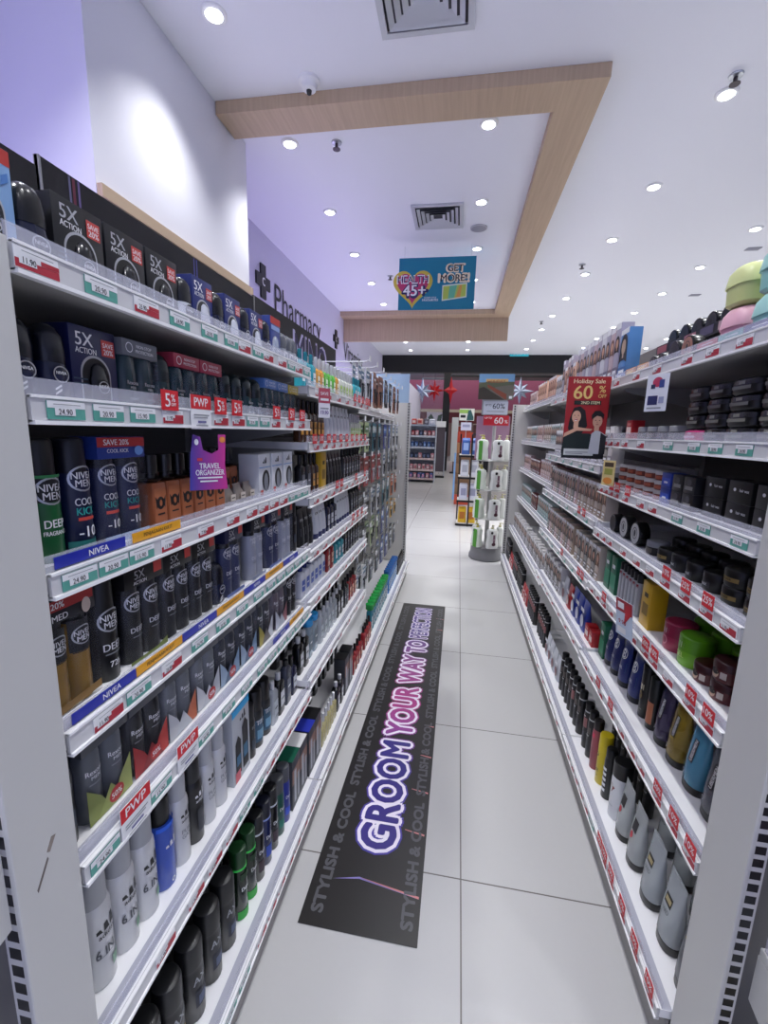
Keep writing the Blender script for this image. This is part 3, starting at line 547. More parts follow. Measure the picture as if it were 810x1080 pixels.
# squeeze tubes standing on their caps: oval at the cap, flat crimp on top
def tube(key, desc, w, h, c, cap, ops, d=None, trans=False, name='squeeze_tube', cat='tube', ch=.022):
    d = d or w*.8; b = MB(); k = MB(); p = MB(); m = clear('gel_'+c, c, .62, .2) if trans else M(c, .3)
    k.loft([(0, d/2*.9, w/2*.9, 2.3), (.003, d/2*.96, w/2*.96, 2.3), (ch, d/2*.96, w/2*.96, 2.3)], M(cap, .35), 22)
    b.loft([(ch, d/2*.93, w/2*.93, 2.2), (ch+.005, d/2, w/2, 2.2), (ch+(h-ch)*.35, d/2*.86, w/2*1.02, 2.2), (ch+(h-ch)*.7, d/2*.5, w/2*1.03, 2.3), (h-.014, d/2*.1, w/2*1.04, 3), (h-.012, .0012, w/2*1.05, 4), (h, .0012, w/2*1.05, 4)], m, 24)
    H = h-ch
    for o in ops:                                        # art follows the sloping front: (kind, y, frac height, ...)
        n0 = len(p.v); art(p, [o[:1]+o[1:]], x=0)
    # tilt the art plane so it lies just in front of the tapering face
    for i, (x, y, z) in enumerate(p.v):
        t = max(0, min(1, (z-ch)/H)); pr = ((0, 1.), (.35, .86), (.7, .5), (.9, .2), (1, .02))
        for (a, u), (e, v) in zip(pr, pr[1:]):
            if t <= e: q = u+(v-u)*(t-a)/(e-a); break
        yy = min(.98, abs(y)/(w/2)); p.v[i] = (x+.0012+d/2*q*(1-yy**2.2)**(1/2.2), y, z)
    kind(key, name, cat, desc, [('tube', b), ('cap', k), ('printed_label', p)])
gt = lambda: [('p', -.006, .012, .085, .15, M('14151a')), ('t', 'UBERMEN', .003, .118, .011, WT, .058, PI/2), ('o', -.016, .045, .006, .006, WT, .75)]
tube('tb_purple', 'translucent purple hair-gel tube', .066, .2, '4a3f62', '141418', gt(), trans=True); tube('tb_gold', 'translucent gold hair-gel tube', .074, .2, 'a58a2c', '141418', gt(), trans=True); tube('tb_blue', 'translucent light blue hair-gel tube', .074, .2, '5aa6c8', '141418', gt(), trans=True); tube('tb_grey', 'translucent grey hair-gel tube', .074, .2, '6e7078', '141418', gt(), trans=True)
bry = lambda lc: [('g', [(-.026, .06), (.026, .06), (.026, .1), (-.026, .115)], M(lc)), ('t', 'B', 0, .128, .03, WT, .03), ('o', 0, .128, .02, .02, WT, .85), ('t', 'GEL', 0, .075, .01, WT, .024)]
tube('tb_bteal', 'navy hair-cream tube with teal label', .064, .175, '1c2a6c', '101630', bry('2f7a98')); tube('tb_bgreen', 'navy hair-cream tube with green label', .064, .175, '1c2a6c', '101630', bry('2a7a5c')); tube('tb_bnavy', 'navy hair-cream tube with white ring', .062, .175, '1a2460', '101630', bry('26347a'))
clr = lambda y, m2: [('p', -.016, .016, .125, .155, M('1c1814')), ('p', -.013, .013, .133, .147, M(m2)), ('t', 'HARD', 0, .11, .012, M('5a6064'), .03), ('t', 'STYLING GEL', -.012, .075, .008, M('5a6064'), .05, PI/2)]
tube('tg_clear', 'large clear-grey hair-gel tube', .076, .215, 'ced6d8', '151518', clr(0, 'a89a70'), trans=True, ch=.026); tube('tg_red', 'clear-grey gel tube with red figure', .07, .205, 'd0d6d4', '151518', [('p', -.014, .014, .12, .16, M('18181c')), ('o', -.004, .105, .008, .012, M('c23a44'))], trans=True, ch=.024); tube('tg_navy', 'navy-banded smoky gel tube', .07, .21, '3a3e46', '121216', [('p', -.034, .034, .08, .12, M('26347a')), ('p', -.015, .015, .14, .165, M('8a7a4a'))], ch=.026)
tube('tb_white', 'white tube with dark navy cap', .045, .15, 'd6d9de', '1a2258', [('p', -.02, .02, .06, .09, M('2c4a9a')), ('p', -.014, .014, .1, .11, DK)]); tube('tb_dark', 'dark grooming tube with white print', .045, .15, '25272c', '101114', [('p', -.016, .016, .05, .08, M('8a8e96')), ('t', 'MEN', 0, .11, .01, WT, .028)])
# cans on the right
can('hs_dark', 'slim black hair-spray can', .215, .02, '1f2023', '17171a', [('p', -.018, .018, .11, .14, M('5a5250')), ('p', -.012, .012, .03, .08, M('3f4044')), ('t', 'SPRAY', 0, .1, .008, WT, .026)], cap=.2, name='hair_spray_can', cat='hair spray', band='b8babd')
can('hs_rose', 'slim black can with rose band', .215, .02, '232226', '17171a', [('p', -.02, .02, .1, .145, M('8c5a5c')), ('p', -.012, .012, .03, .08, M('55565c')), ('p', -.01, .01, .15, .155, WT)], cap=.2, name='hair_spray_can', cat='hair spray', band='b8babd')
can('hs_red', 'dusty pink hair-spray can', .22, .021, '9c4a54', '1c1618', [('p', -.014, .014, .14, .16, M('d03a5a')), ('p', -.004, .004, .03, .12, M('c98a90'))], cap=.2, name='hair_spray_can', cat='hair spray')
can('hs_yellow', 'yellow hair-spray bottle', .215, .026, 'd9c21a', 'd9c21a', [('o', 0, .125, .009, .009, DK, .6), ('t', 'WAX', 0, .06, .012, DK, .03), ('p', -.014, .014, .035, .037, DK)], cap=.12, cr=.97, name='hair_spray_can', cat='hair spray')
can('hs_white', 'white hair-spray can with black cap', .225, .034, 'd6d8dc', '161619', [('g', [(-.012, .1), (.01, .12), (.004, .14)], M('6a3a3a')), ('g', [(.004, .1), (.02, .125), (.012, .13)], M('8a4444')), ('p', -.02, .02, .05, .052, GR)], cap=.26, cr=.99, name='hair_spray_can', cat='hair spray', dome=.12)
can('hs_bw', 'black hair-spray can with white stripes', .21, .022, '17171a', '17171a', [('p', -.012, .016, .03+.022*i, .042+.022*i, WT) for i in range(5)], cap=.2, name='hair_spray_can', cat='hair spray')
can('hs_amber', 'black bottle with orange label', .18, .021, '1a1614', '14201a', [('p', -.02, .02, .02, .095, M('b06a4a')), ('o', -.008, .03, .004, .004, WT, .7)], cap=.38, cr=1.0, name='hair_tonic_bottle', cat='bottle')
can('hs_tall', 'black hair-tonic can with gold figure', .19, .021, '14130f', '101010', [('p', -.01, .012, .1, .12, M('d8d2b8')), ('o', 0, .08, .009, .016, M('7a6a3a')), ('p', -.014, .014, .03, .032, M('8a8a80'))], cap=.12, cr=1.0, name='hair_tonic_bottle', cat='bottle')
can('sv_tube', 'slim silver grooming stick with black top', .15, .014, 'a9abae', '1a1718', [('p', -.008, .008, .02, .1, M('c9cbce')), ('p', -.01, .01, .105, .115, M('8c3038'))], cap=.2, name='grooming_stick', cat='grooming stick')
# jars and tins
def jar(key, desc, r, h, bc, lc, ops, lid=.4, name='wax_jar', cat='jar', rough=.3, e=2.):
    b = MB(); c = MB(); p = MB(); z = h*(1-lid)
    b.loft([(0, r*.93, r*.93, e), (.003, r*.98, r*.98, e), (z, r*.98, r*.98, e)], M(bc, rough), 24)
    c.loft([(z-.0005, r, r, e), (h-.004, r, r, e), (h-.001, r*.94, r*.94, e), (h, r*.85, r*.85, e)], M(lc, rough), 24)
    art(p, ops, wrap=r*.985); kind(key, name, cat, desc, [('jar', b), ('lid', c), ('printed_label', p)])
jar('jr_gold', 'black hair-wax jar with gold band', .036, .042, '141412', '191917', [('p', -.03, .03, .012, .022, M('8a7440')), ('t', 'POMADE', 0, .017, .005, DK, .03)])
jar('jr_black', 'plain black hair-wax jar', .034, .05, '121214', '0e0e10', [('p', -.018, .018, .01, .025, M('3a3a40')), ('t', 'WAX', 0, .018, .007, WT, .02)])
jar('jr_silver', 'black jar with silver lid', .034, .045, '1c1b1c', '8a8c90', [('p', -.022, .022, .008, .022, M('5a544c'))])
jar('jr_white', 'brown jar with white lid', .035, .03, '7a3a2c', 'c9c6c0', [('p', -.026, .026, .004, .014, M('b05a40'))])
jar('jr_red', 'dark red jar with portrait label', .036, .05, '5a1c20', '3a1214', [('o', 0, .018, .012, .012, M('c9a890')), ('o', 0, .022, .012, .008, M('1e1414')), ('p', .016, .03, .01, .026, M('c8bdb4'))])
jar('jr_green', 'bright lime green gel tub', .042, .085, '6fae1e', '5a9a18', [('p', -.022, .022, .05, .066, M('c9d0c0')), ('t', 'GEL', 0, .03, .014, M('d8ec9a'), .04)], .5, name='gel_tub', cat='tub')
jar('jr_pink', 'dark pink gel tub', .042, .085, 'a0284c', '8c2040', [('p', -.022, .022, .05, .066, M('d0c4c8')), ('o', 0, .028, .014, .014, M('d8889a'), .7)], .5, name='gel_tub', cat='tub')
def tin(key, desc, w, d, h, c, top, lidc):
    b = MB().loft([(0, d*.46, w*.46, 4), (.004, d/2, w/2, 4), (h*.55, d/2, w/2, 4)], M(c, .3), 28); l = MB().loft([(h*.55, d*.515, w*.515, 4), (h*.85, d*.5, w*.5, 4), (h, d*.42, w*.44, 3.5)], M(lidc, .25), 28)
    p = art(MB(), [('p', -w*.34, w*.34, h*.3, h*.5, M(top, .3)), ('p', -w*.12, w*.12, h*.6, h*.8, M(top, .3))], x=d*.505)
    kind(key, 'styling_tin', 'tin', desc, [('tin', b), ('lid', l), ('printed_label', p)])
tin('tn_black', 'black oval tin', .085, .07, .036, '1a1a1c', '6a6a66', '232326'); tin('tn_pink', 'hot-pink oval tin', .085, .07, .03, 'c23a70', 'd8a0b8', 'c83f78'); tin('tn_grey', 'wide dark grey tin', .1, .075, .036, '222224', '77776e', '2c2c30')
b = MB(); 
def disc_tin(key, desc, r, t, face_c, rim):              # round tin standing on edge, lid facing out
    b = MB().lathe([(r*.97, -t/2), (r, -t/2+.003), (r, t/2-.004), (r*.95, t/2)], M(rim, .25, .3), 28).move(0, 0, r, ry=PI/2)
    p = MB(); p.disc(0, r, r*.86, r*.86, M(face_c, .35), t/2+.0006, n=24).disc(0, r*1.05, r*.5, r*.5, M('2a2426', .4), t/2+.001, n=20, inner=.86).disc(0, r*1.05, r*.2, r*.3, DK, t/2+.001, n=12)
    kind(key, 'round_tin', 'tin', desc, [('tin', b), ('printed_lid', p)])
disc_tin('rt_brown', 'round copper-faced wax tin on edge', .036, .032, '9a6a58', '1c1b1c'); disc_tin('rt_black', 'round black wax tin on edge', .036, .032, '2c2a2e', '18181a'); disc_tin('rt_white', 'round white-faced clay tin on edge', .042, .034, 'c9c9c6', '121214'); disc_tin('rt_small', 'small round black tin on edge', .026, .028, '3a3436', '222224')
def tub(key, desc, c, lc):
    b = MB().loft([(0, .034, .04, 3), (.006, .041, .047, 3.2), (.045, .043, .049, 3.2)], M(c, .35), 28); l = MB().loft([(.045, .046, .052, 3.2), (.05, .046, .052, 3.2), (.075, .043, .049, 3), (.088, .034, .04, 2.6), (.092, .02, .024, 2.2), (.093, .002, .002, 2)], M(lc, .35), 28)
    kind(key, 'pastel_tub', 'tub', desc, [('tub', b), ('domed_lid', l)])
tub('pt_mint', 'mint green domed tub', '8cc6c0', 'a9dcd4'); tub('pt_pink', 'pink domed tub', 'dc9aae', 'eab4c2'); tub('pt_lime', 'pale yellow-green domed tub', 'c9d08a', 'dbe29c')
carton('bx_blue', 'glossy blue pomade box', .06, .05, .045, '1c3a9a', [('p', -.024, .024, .008, .03, M('3a5ac0')), ('p', -.012, .012, .014, .02, WT)], name='pomade_box'); carton('bx_black', 'black wax box', .085, .06, .05, '0f0f11', [('t', 'hair wax', .016, .03, .007, WT, .034), ('o', -.018, .03, .005, .004, WT)], name='pomade_box'); carton('bx_dark', 'patterned grey wax box', .06, .05, .045, '26262a', [('p', -.02, .02, .01, .02, M('8a8a86')), ('o', 0, .03, .012, .009, M('4a4a4e'))], name='pomade_box')
carton('bx_yellow', 'yellow upright carton', .07, .05, .15, 'd0a51c', [('p', -.02, .02, .04, .08, M('8a6a14')), ('p', -.014, .014, .1, .115, M('3a2c10'))]); carton('bx_green', 'dark green upright carton', .06, .05, .15, '1e6a4a', [('p', -.03, .03, .02, .08, M('3f9a72')), ('p', -.014, .014, .1, .115, WT)])
carton('bx_red', 'small bright red box', .05, .045, .07, 'b8242a', [('p', -.02, .02, .02, .045, M('e8d8d0')), ('p', -.016, .016, .05, .06, M('e08a80'))])
def pouch(key, desc, w, h, c, c2):
    b = MB().loft([(0, .016, w*.46, 3), (.01, .022, w*.5, 3), (h*.5, .016, w*.5, 3), (h*.9, .004, w*.5, 3), (h, .001, w*.5, 4)], M(c, .35), 20)
    p = art(MB(), [('o', 0, h*.35, w*.3, h*.2, M(c2, .4)), ('p', -w*.3, w*.3, h*.65, h*.78, WT)], x=.0215); kind(key, 'refill_pouch', 'pouch', desc, [('pouch', b), ('printed_front', p)])
pouch('pc_blue', 'blue-and-white refill pouch', .085, .15, '2c3f9c', 'd6dae6'); pouch('pc_red', 'red refill pouch', .08, .13, 'b4282c', 'e0c8c0'); pouch('pc_white', 'white foil pouch', .08, .14, 'c9ccd4', '8a5a5c')
# shampoo pump bottles
def pump(key, desc, bc, lc, pc):
    b = MB().loft([(0, .036, .062, 3.5), (.006, .042, .07, 3.5), (.06, .042, .07, 3.5), (.13, .037, .06, 3.2), (.2, .041, .068, 3.2), (.225, .034, .058, 3), (.238, .014, .018, 2)], M(bc, .3), 26)
    c = MB().lathe([(.016, .237), (.018, .24), (.018, .255), (.008, .258), (.006, .275), (.012, .277), (.012, .285), (.004, .287)], M(pc, .35), 14); c.box(.004, .04, -.006, .006, .277, .285, M(pc, .35), .002)
    p = art(MB(), [('o', -.02, .195, .016, .016, DK), ('p', -.004, .022, .06, .17, M(lc, .4)), ('o', .006, .055, .024, .02, M('4a2430')), ('p', -.02, .03, .105, .112, M('c9b8bc'))] if lc != 'green' else [('p', -.024, .04, .0, .22, M('4c9a26', .4)), ('o', -.02, .2, .01, .01, DK)], x=.0423)
    kind(key, 'pump_bottle', 'shampoo bottle', desc, [('bottle', b), ('pump', c), ('printed_label', p)])
pump('pb_white', 'white pump bottle with plum label', 'e2e4e0', '7a5a68', 'd8d2a8'); pump('pb_green', 'green-fronted pump bottle', 'dfe6da', 'green', 'c9c25a')
# hanging blister cards (top hole at z=0, hangs downwards)
def blister(key, desc, w, h, c, c2, prod):
    w *= 1.25; h = min(h, .188) if key != 'bl_brown' else .215
    b = MB().box(-.0015, .0015, -w/2, w/2, -h, .01, M(c, .4)); art(b, [('p', -w*.46, w*.46, -h*.3, -h*.06, M(c2, .4)), ('p', -w*.3, w*.3, -h*.2, -h*.14, WT)], x=.0015)
    g = MB().loft([(-h*.93, .003, w*.36, 4), (-h*.9, .014, w*.38, 4), (-h*.45, .016, w*.38, 4), (-h*.4, .003, w*.34, 4)], FILM, 16)
    q = MB().loft([(-h*.9, .004, w*.06, 2.4), (-h*.7, .007, w*.1, 2.4), (-h*.55, .006, w*.08, 2.4), (-h*.52, .008, w*.28, 4), (-h*.46, .008, w*.28, 4)], M(prod, .35), 14).move(.004, 0, 0)
    kind(key, 'blister_card', 'razor pack', desc, [('backing_card', b), ('blister', g), ('razor', q)])
blister('bl_red', 'red hanging razor card', .09, .2, '9c2a2c', '6a1a1c', 'c8c8cc'); blister('bl_white', 'white hanging comb card', .08, .2, 'c9ccd0', '4a6a8a', '24262a'); blister('bl_blue', 'navy hanging razor card', .085, .19, '22357a', '5a86c0', 'c8ccd4'); blister('bl_teal', 'teal hanging razor card', .085, .19, '2c6f7c', 'c9d6d4', '24262a'); blister('bl_orange', 'orange hanging card', .08, .17, 'c46a2c', '8a3a1c', '2c2c30'); blister('bl_dark', 'black hanging grooming-tool card', .09, .24, '1c1e24', '8a8e94', 'b0b4ba'); blister('bl_brown', 'brown hanging accessory card', .11, .26, '8a5a44', '5c3426', '2a2020'); blister('bl_green', 'pale green hanging card', .085, .18, 'a9b88a', '4f7a4a', '2a2c30'); blister('bl_yellow', 'yellow hanging card', .08, .14, 'd0a030', '8a5a1c', '2a2a2c')
# tickets and flags for the shelf edge
def ticket(key, desc, c, style, num):
    w, h = .056, .0225; b = MB().box(-.0006, .0006, -w/2, w/2, 0, h, WT if style == 'r' else M(c, .45)); rd = M(c, .45)
    if style == 'r': ops = [('p', -w/2, w/2, 0, h*.42, rd), ('p', .004, w/2, h*.42, h*.66, rd), ('p', -w*.42, -.002, h*.2, h*.62, WT), ('t', num, -.011, h*.4, h*.3, DK, .016), ('p', -.02, .02, h*.8, h*.84, GR)]
    else: ops = [('p', -w/2, w/2, h*.62, h, WT), ('p', -.018, .012, h*.22, h*.62, WT), ('t', num, -.003, h*.42, h*.32, DK, .02), ('p', -.02, .02, h*.8, h*.84, GR)]
    kind(key, 'price_ticket', 'price ticket', desc, [('ticket', art(b, ops, x=.0006))])
for i, n in enumerate(('11.90', '7.90', '25.90')): ticket(f'tr{i}', 'red price ticket', 'b02c3c', 'r', n)
for i, n in enumerate(('24.90', '20.90', '15.90')): ticket(f'tt{i}', 'teal price ticket', '5aa294', 't', n)
def flag(key, t, desc, w=.045, h=.034):
    b = MB().box(-.0006, .0006, -w/2, w/2, 0, h, RED); art(b, [('t', t, 0, h*.54, h*.5, WT, w*.84)] if len(t) > 2 else [('t', '5', -w*.16, h*.5, h*.66, WT), ('t', '%', w*.16, h*.62, h*.36, WT), ('t', 'OFF', w*.17, h*.3, h*.16, WT)] if t[-1] == '%' else [('t', t, 0, h*.5, h*.55, WT, w*.86)], x=.0006)
    kind(key, 'discount_flag', 'discount flag', desc, [('card', b)])
for t in ('5%', '10%', '15%', '20%', '25%'): flag('fl'+t[:-1], t, f'red {t} shelf flag')
b = MB().box(-.0006, .0006, -.034, .034, -.038, .026, WT); art(b, [('p', -.034, .034, 0, .026, RED), ('t', 'PWP', 0, .013, .016, WT, .056), ('p', -.026, .026, -.012, -.010, GR), ('p', -.026, .02, -.017, -.015, GR), ('p', -.014, .014, -.026, -.022, M('6a6a9a')), ('p', -.02, .02, -.032, -.030, GR)], x=.0006)
kind('pwp', 'promotion_card', 'promotion card', 'red-and-white PWP card', [('card', b)])
b = MB().box(-.0006, .0006, -.062, .062, 0, .016, M('1c2a9c', .4)); art(b, [('t', 'NIVEA', .01, .008, .009, WT, .045)], x=.0006); kind('strip_blue', 'brand_strip', 'shelf strip', 'blue NIVEA strip', [('strip', b)])
b = MB().box(-.0006, .0006, -.062, .062, 0, .016, M('e0a020', .4)); art(b, [('t', 'PENJAGAAN KULIT', 0, .008, .008, M('3a2a10'), .1)], x=.0006); kind('strip_yellow', 'brand_strip', 'shelf strip', 'yellow PENJAGAAN KULIT strip', [('strip', b)])
# ------------------------------------------------------------------ shelving
def mir(mb, s):
    if s < 0:
        mb.v = [(-x, y, z) for x, y, z in mb.v]; mb.f = [f[::-1] for f in mb.f]
    return mb
def part(mb, name, r, parent=None, s=1):
    o = mir(mb, s).obj(name, parent or r, False)
    if not parent: o.location = -r.location
    return o
XB = .95
SLOT_L = nodes('slotted_upright_left', slot_build(0, -.5205, .0095)); SLOT_R = nodes('slotted_upright_right', slot_build(0, .6005, .0095))
SLOT_B = nodes('slotted_back_upright', slot_build(1, 0, .0))
def shelf(r, s, y0, y1, z, xf, riser=.02, rail=None, brackets=True, clearfront=True):
    b = MB().box(xf+.007, XB-.005, y0, y1, z+.006, z+.03, DECK); b.box(xf+.012, XB-.005, y0, y1, z+.003, z+.006, STEEL2)
    o = part(b, 'shelf', r, None, s)
    q = MB(); q.box(xf, xf+.006, y0, y1, z, z+.031, rail or RAIL); q.box(xf-.004, xf+.007, y0, y1, z-.003, z+.002, WHITE); q.box(xf-.002, xf+.004, y0, y1, z+.029, z+.0325, WHITE)
    part(q, 'price_rail', r, o, s)
    if clearfront:
        q = MB(); q.box(xf+.010, xf+.012, y0+.001, y1-.001, z+.031, z+.031+riser, CLEAR); q.box(xf+.012, xf+.034, y0+.001, y1-.001, z+.0302, z+.0308, LIPB); q.box(xf+.010, xf+.013, y0+.001, y1-.001, z+.031+riser, z+.033+riser, CLEAR)
        part(q, 'clear_front_lip', r, o, s)
    if brackets:
        for y in (y0+.004, y1-.008):
            q = MB(); pts = [(XB-.006, z+.003), (XB-.006, z-.075), (XB-.05, z-.075), (xf+.06, z-.012), (xf+.06, z+.003)]
            vs = [(x, y+d, zz) for d in (0, .004) for x, zz in pts]; n = len(pts)
            q.add(vs, [tuple(range(n)), tuple(range(2*n-1, n-1, -1))]+[(i, (i+1) % n, n+(i+1) % n, n+i) for i in range(n)], STEEL2); part(q, 'bracket', r, o, s)
def bay(s, y0, y1, levels, xbase, label, zt=1.95, header=None, xf=None, zbase=.112):
    r = root('gondola_bay', label, 'shelving', (s*.75, (y0+y1)/2, 0), group='supermarket gondola shelving bays')
    part(MB().box(XB-.002, XB+.006, y0+.002, y1-.002, .05, zt, BACK), 'back_panel', r, None, s)
    for y in (y0, y1-.03): part(MB().box(XB-.004, XB+.03, y, y+.03, 0, zt, STEEL2), 'upright', r, None, s)
    for z, x in levels: shelf(r, s, y0+.001, y1-.001, z, x)
    b = MB().box(xbase+.007, XB-.005, y0+.001, y1-.001, zbase+.006, zbase+.03, DECK); o = part(b, 'base_deck', r, None, s)
    q = MB(); q.box(xbase, xbase+.006, y0+.001, y1-.001, zbase, zbase+.031, RAIL); q.box(xbase-.004, xbase+.007, y0+.001, y1-.001, zbase-.003, zbase+.002, WHITE); q.box(xbase-.002, xbase+.004, y0+.001, y1-.001, zbase+.029, zbase+.0325, WHITE); part(q, 'price_rail', r, o, s)
    q = MB(); q.box(xbase+.010, xbase+.012, y0+.002, y1-.002, zbase+.031, zbase+.05, CLEAR); q.box(xbase+.012, xbase+.034, y0+.002, y1-.002, zbase+.0302, zbase+.0308, LIPB); part(q, 'clear_front_lip', r, o, s)
    part(MB().box(xbase+.02, xbase+.03, y0+.001, y1-.001, 0, zbase, M('8f8d8b', .5)), 'kick_plate', r, None, s)
    return r
L1L = [(1.667, .5), (1.5, .5), (1.278, .5), (1.052, .5), (.836, .5), (.5, .5)]
L2L = [(1.613, .505), (1.425, .505), (1.23, .505), (1.032, .505), (.845, .505), (.53, .505)]
R1L = [(1.692, .58), (1.467, .58), (1.281, .58), (1.1, .58), (.863, .58), (.538, .58)]
R2L = [(1.70, .58), (1.353, .58), (1.12, .58), (.85, .58), (.55, .58)]
R3L = [(1.755, .68), (1.414, .68), (1.12, .68), (.80, .68), (.46, .62)]
bay(-1, .452, 1.448, L1L, .46, 'near white gondola bay on the left, of deodorants and sprays')
bay(-1, 1.452, 2.468, L2L, .46, 'second white gondola bay on the left, of small toiletry bottles')
bay(-1, 2.472, 3.47, [(1.61, .62)], .46, 'left pegboard bay with hanging razor cards, third from the near post')
bay(-1, 3.474, 4.49, [(1.61, .66)], .46, 'farthest left pegboard bay, against the grey end panel')
bay(1, .932, 1.928, R1L, .552, 'near white gondola bay on the right, of hair gels and waxes')
bay(1, 1.932, 3.098, R2L, .552, 'second right gondola bay, of hair dye cartons, behind the red poster')
bay(1, 3.102, 4.098, R3L, .552, 'third right gondola bay, recessed, of hair dye cartons')
bay(1, 4.102, 5.09, R3L, .552, 'farthest right gondola bay, against the grey end panel')
# black header boards along the top of the left run
HB = M('1d1d24', .5)
def header(y0, y1, zt, label, art_=()):
    r = root('header_board', label, 'header board', (-.93, (y0+y1)/2, 1.7)); h = (y1-y0)/2
    MB().box(-.004, .004, -h, h, .0, zt-1.7, HB).obj('board', r)
    MB().box(-.006, .006, -h, -h+.006, -.0, zt-1.7, STEEL2).obj('slotted_edge', r)
    b = MB(); art(b, art_, x=.004)
    if b.f: b.obj('printed_stripes', r, False)
header(.1, .912, 2.04, 'lower black header board behind the nearest ice blue carton')
st = lambda y, c: ('p', y, y+.008, .1, .4, M(c))
header(.918, 1.93, 2.065, 'long black header board with thin violet and red stripes', [('p', -.43, -.424, .0, .362, M('6a6a8a')), ('p', -.42, -.412, .0, .362, M('7a3a4a')), ('p', -.405, -.399, .0, .362, M('7a6aa0')), ('p', .06, .066, .0, .362, M('5a5aa8')), ('p', .075, .081, .0, .362, M('5a5aa8'))])
header(1.936, 3.25, 2.075, 'black header board with outlined violet lettering', [('t', 'MINO', .12, .235, .21, M('c9c4e6'), .62), ('t', 'MINO', .12, .235, .18, M('2a2050'), .56)])
# near end posts (side panel of the end-cap frames), slots face the camera end
def endcap(s, x, y0, y1, zt, label, slot):
    r = root('endcap_stand', label, 'end frame', (s*(x+.2), (y0+y1)/2, 0))
    part(MB().box(x, x+.008, y0, y1, 0, zt, STEEL, .002), 'side_panel', r, None, s)
    o = part(MB().box(x+.0085, x+.034, y0+.004, y0+.05, 0, zt, slot), 'slotted_upright', r, None, s)
    part(MB().box(x+.0345, XB+.02, y1-.03, y1-.02, .02, zt, BACK), 'back_panel', r, None, s)
    part(MB().box(XB+.0205, XB+.045, y0+.004, y0+.05, 0, zt, STEEL), 'far_upright', r, None, s)
    return r
eL = endcap(-1, .5, .362, .448, 1.70, 'near left white end post with slotted edge', SLOT_L)
part(MB().slab([(.387, .905), (.405, .937), (.404, .941), (.386, .909)], .4994, .4999, M('6e6660', .6)).slab([(.408, .945), (.418, .962), (.412, .964), (.404, .948)], .4994, .4999, M('8a8078', .6)), 'scuff_mark', eL, None, -1)
eR = endcap(1, .58, .80, .926, 1.75, 'near right white end post with slotted edge', SLOT_R)
def capshelf(r, s, x, y0, y1, z, fr=.0):
    q = MB(); pts = [(y1, z), (y1, z-.11), (y1-.04, z-.12), (y0+.12, z-.035), (y0+.1, z)]
    vs = [(x+d, y, zz) for d in (0, .003) for y, zz in pts]; n = 5
    q.add(vs, [tuple(range(n)), tuple(range(2*n-1, n-1, -1))]+[(i, (i+1) % n, n+(i+1) % n, n+i) for i in range(n)], STEEL)
    b = MB().box(x, XB, y0, y1-.001, z+.001, z+.02, STEEL, .002); o = part(b, 'shelf', r, None, s)
    part(q, 'bracket', r, o, s); part(MB().box(x, XB, y0-.006, y0, z-.005, z+.035, RAIL), 'price_rail', r, o, s)
    return o
for z in (.99, .58): capshelf(eL, -1, .512, .0, .36, z)
for z in (.93, .52, .12): 
    o = capshelf(eR, 1, .63, .40, .799, z)
    part(MB().box(.632, .634, .405, .79, z+.022, z+.10, CLEAR), 'clear_side_guard', eR, o, 1)
# grey end panels with slotted uprights at the far ends of both runs
r = root('divider_screen', 'grey far end panel of the left run with pale blue top board', 'end panel', (-.75, 4.52, 0))
part(MB().box(.535, XB+.03, 4.5, 4.515, 0, 1.79, M('dedcd6', .5)), 'panel', r, None, -1)
part(MB().box(.5, .534, 4.495, 4.535, 0, 1.79, nodes('slotted_upright_far_left', slot_build(0, -.517, .006))), 'slotted_upright', r, None, -1)
part(MB().box(.52, XB, 4.5, 4.51, 1.792, 2.07, M('a9c4dc', .35)), 'top_board', r, None, -1)
r = root('divider_screen', 'grey far end panel of the right run beside the pump bottle tower', 'end panel', (.8, 5.12, 0))
part(MB().box(.605, XB+.03, 5.1, 5.115, 0, 1.83, M('dedcd6', .5)), 'panel', r, None, 1)
part(MB().box(.565, .604, 5.095, 5.135, 0, 1.83, nodes('slotted_upright_far_right', slot_build(0, .584, .007))), 'slotted_upright', r, None, 1)
# ------------------------------------------------------------------ stock on the shelves
SEEN = {}
def place(key, x, y, z, loc, s, rz=0., group=None, dy=0, tilt=0., suffix=''):
    k = K[key]; rot = (0 if s < 0 else PI)+rz
    if len(k['parts']) == 1:
        n, me = k['parts'][0]; r = link(k['name'], me, None, (s*x, y, z), rot)
    else:
        r = link(k['name'], None, None, (s*x, y, z), rot)
        for n, me in k['parts']: link(n, me, r)
    if tilt: r.rotation_euler = (0, tilt, rot) if True else None
    r['category'] = k['cat']; d = k['desc']+suffix
    r['group'] = (group or k['cat'])+' '+loc
    SEEN.setdefault((d, loc), []).append((y, r))
    return r
def finish_labels():
    for (d, loc), v in SEEN.items():
        v.sort(key=lambda t: t[0])
        for i, (y, r) in enumerate(v): 
            t = (f'{ordw(i+1)} ' if len(v) > 1 else '')+f'{d} {loc}'
            if len(t.split()) > 16: t = t.replace(' '.join(['']+d.split(' with ')[1].split(',')[0].split()[-1:]) if 0 else ' with '+d.split(' with ')[1].split(',')[0], '') if ' with ' in d else t
            if len(t.split()) > 16: t = t.replace(' bay\'s', '').replace(' along the ', ' on ').replace(' at back of the ', ' behind on ')
            r['label'] = t
WID = {}
def wid(key):
    if key not in WID:
        WID[key] = max(max(abs(v.co.y) for v in me.vertices) for n, me in K[key]['parts'])*2
    return WID[key]
def dep(key): return max(max(v.co.x for v in me.vertices) for n, me in K[key]['parts'])
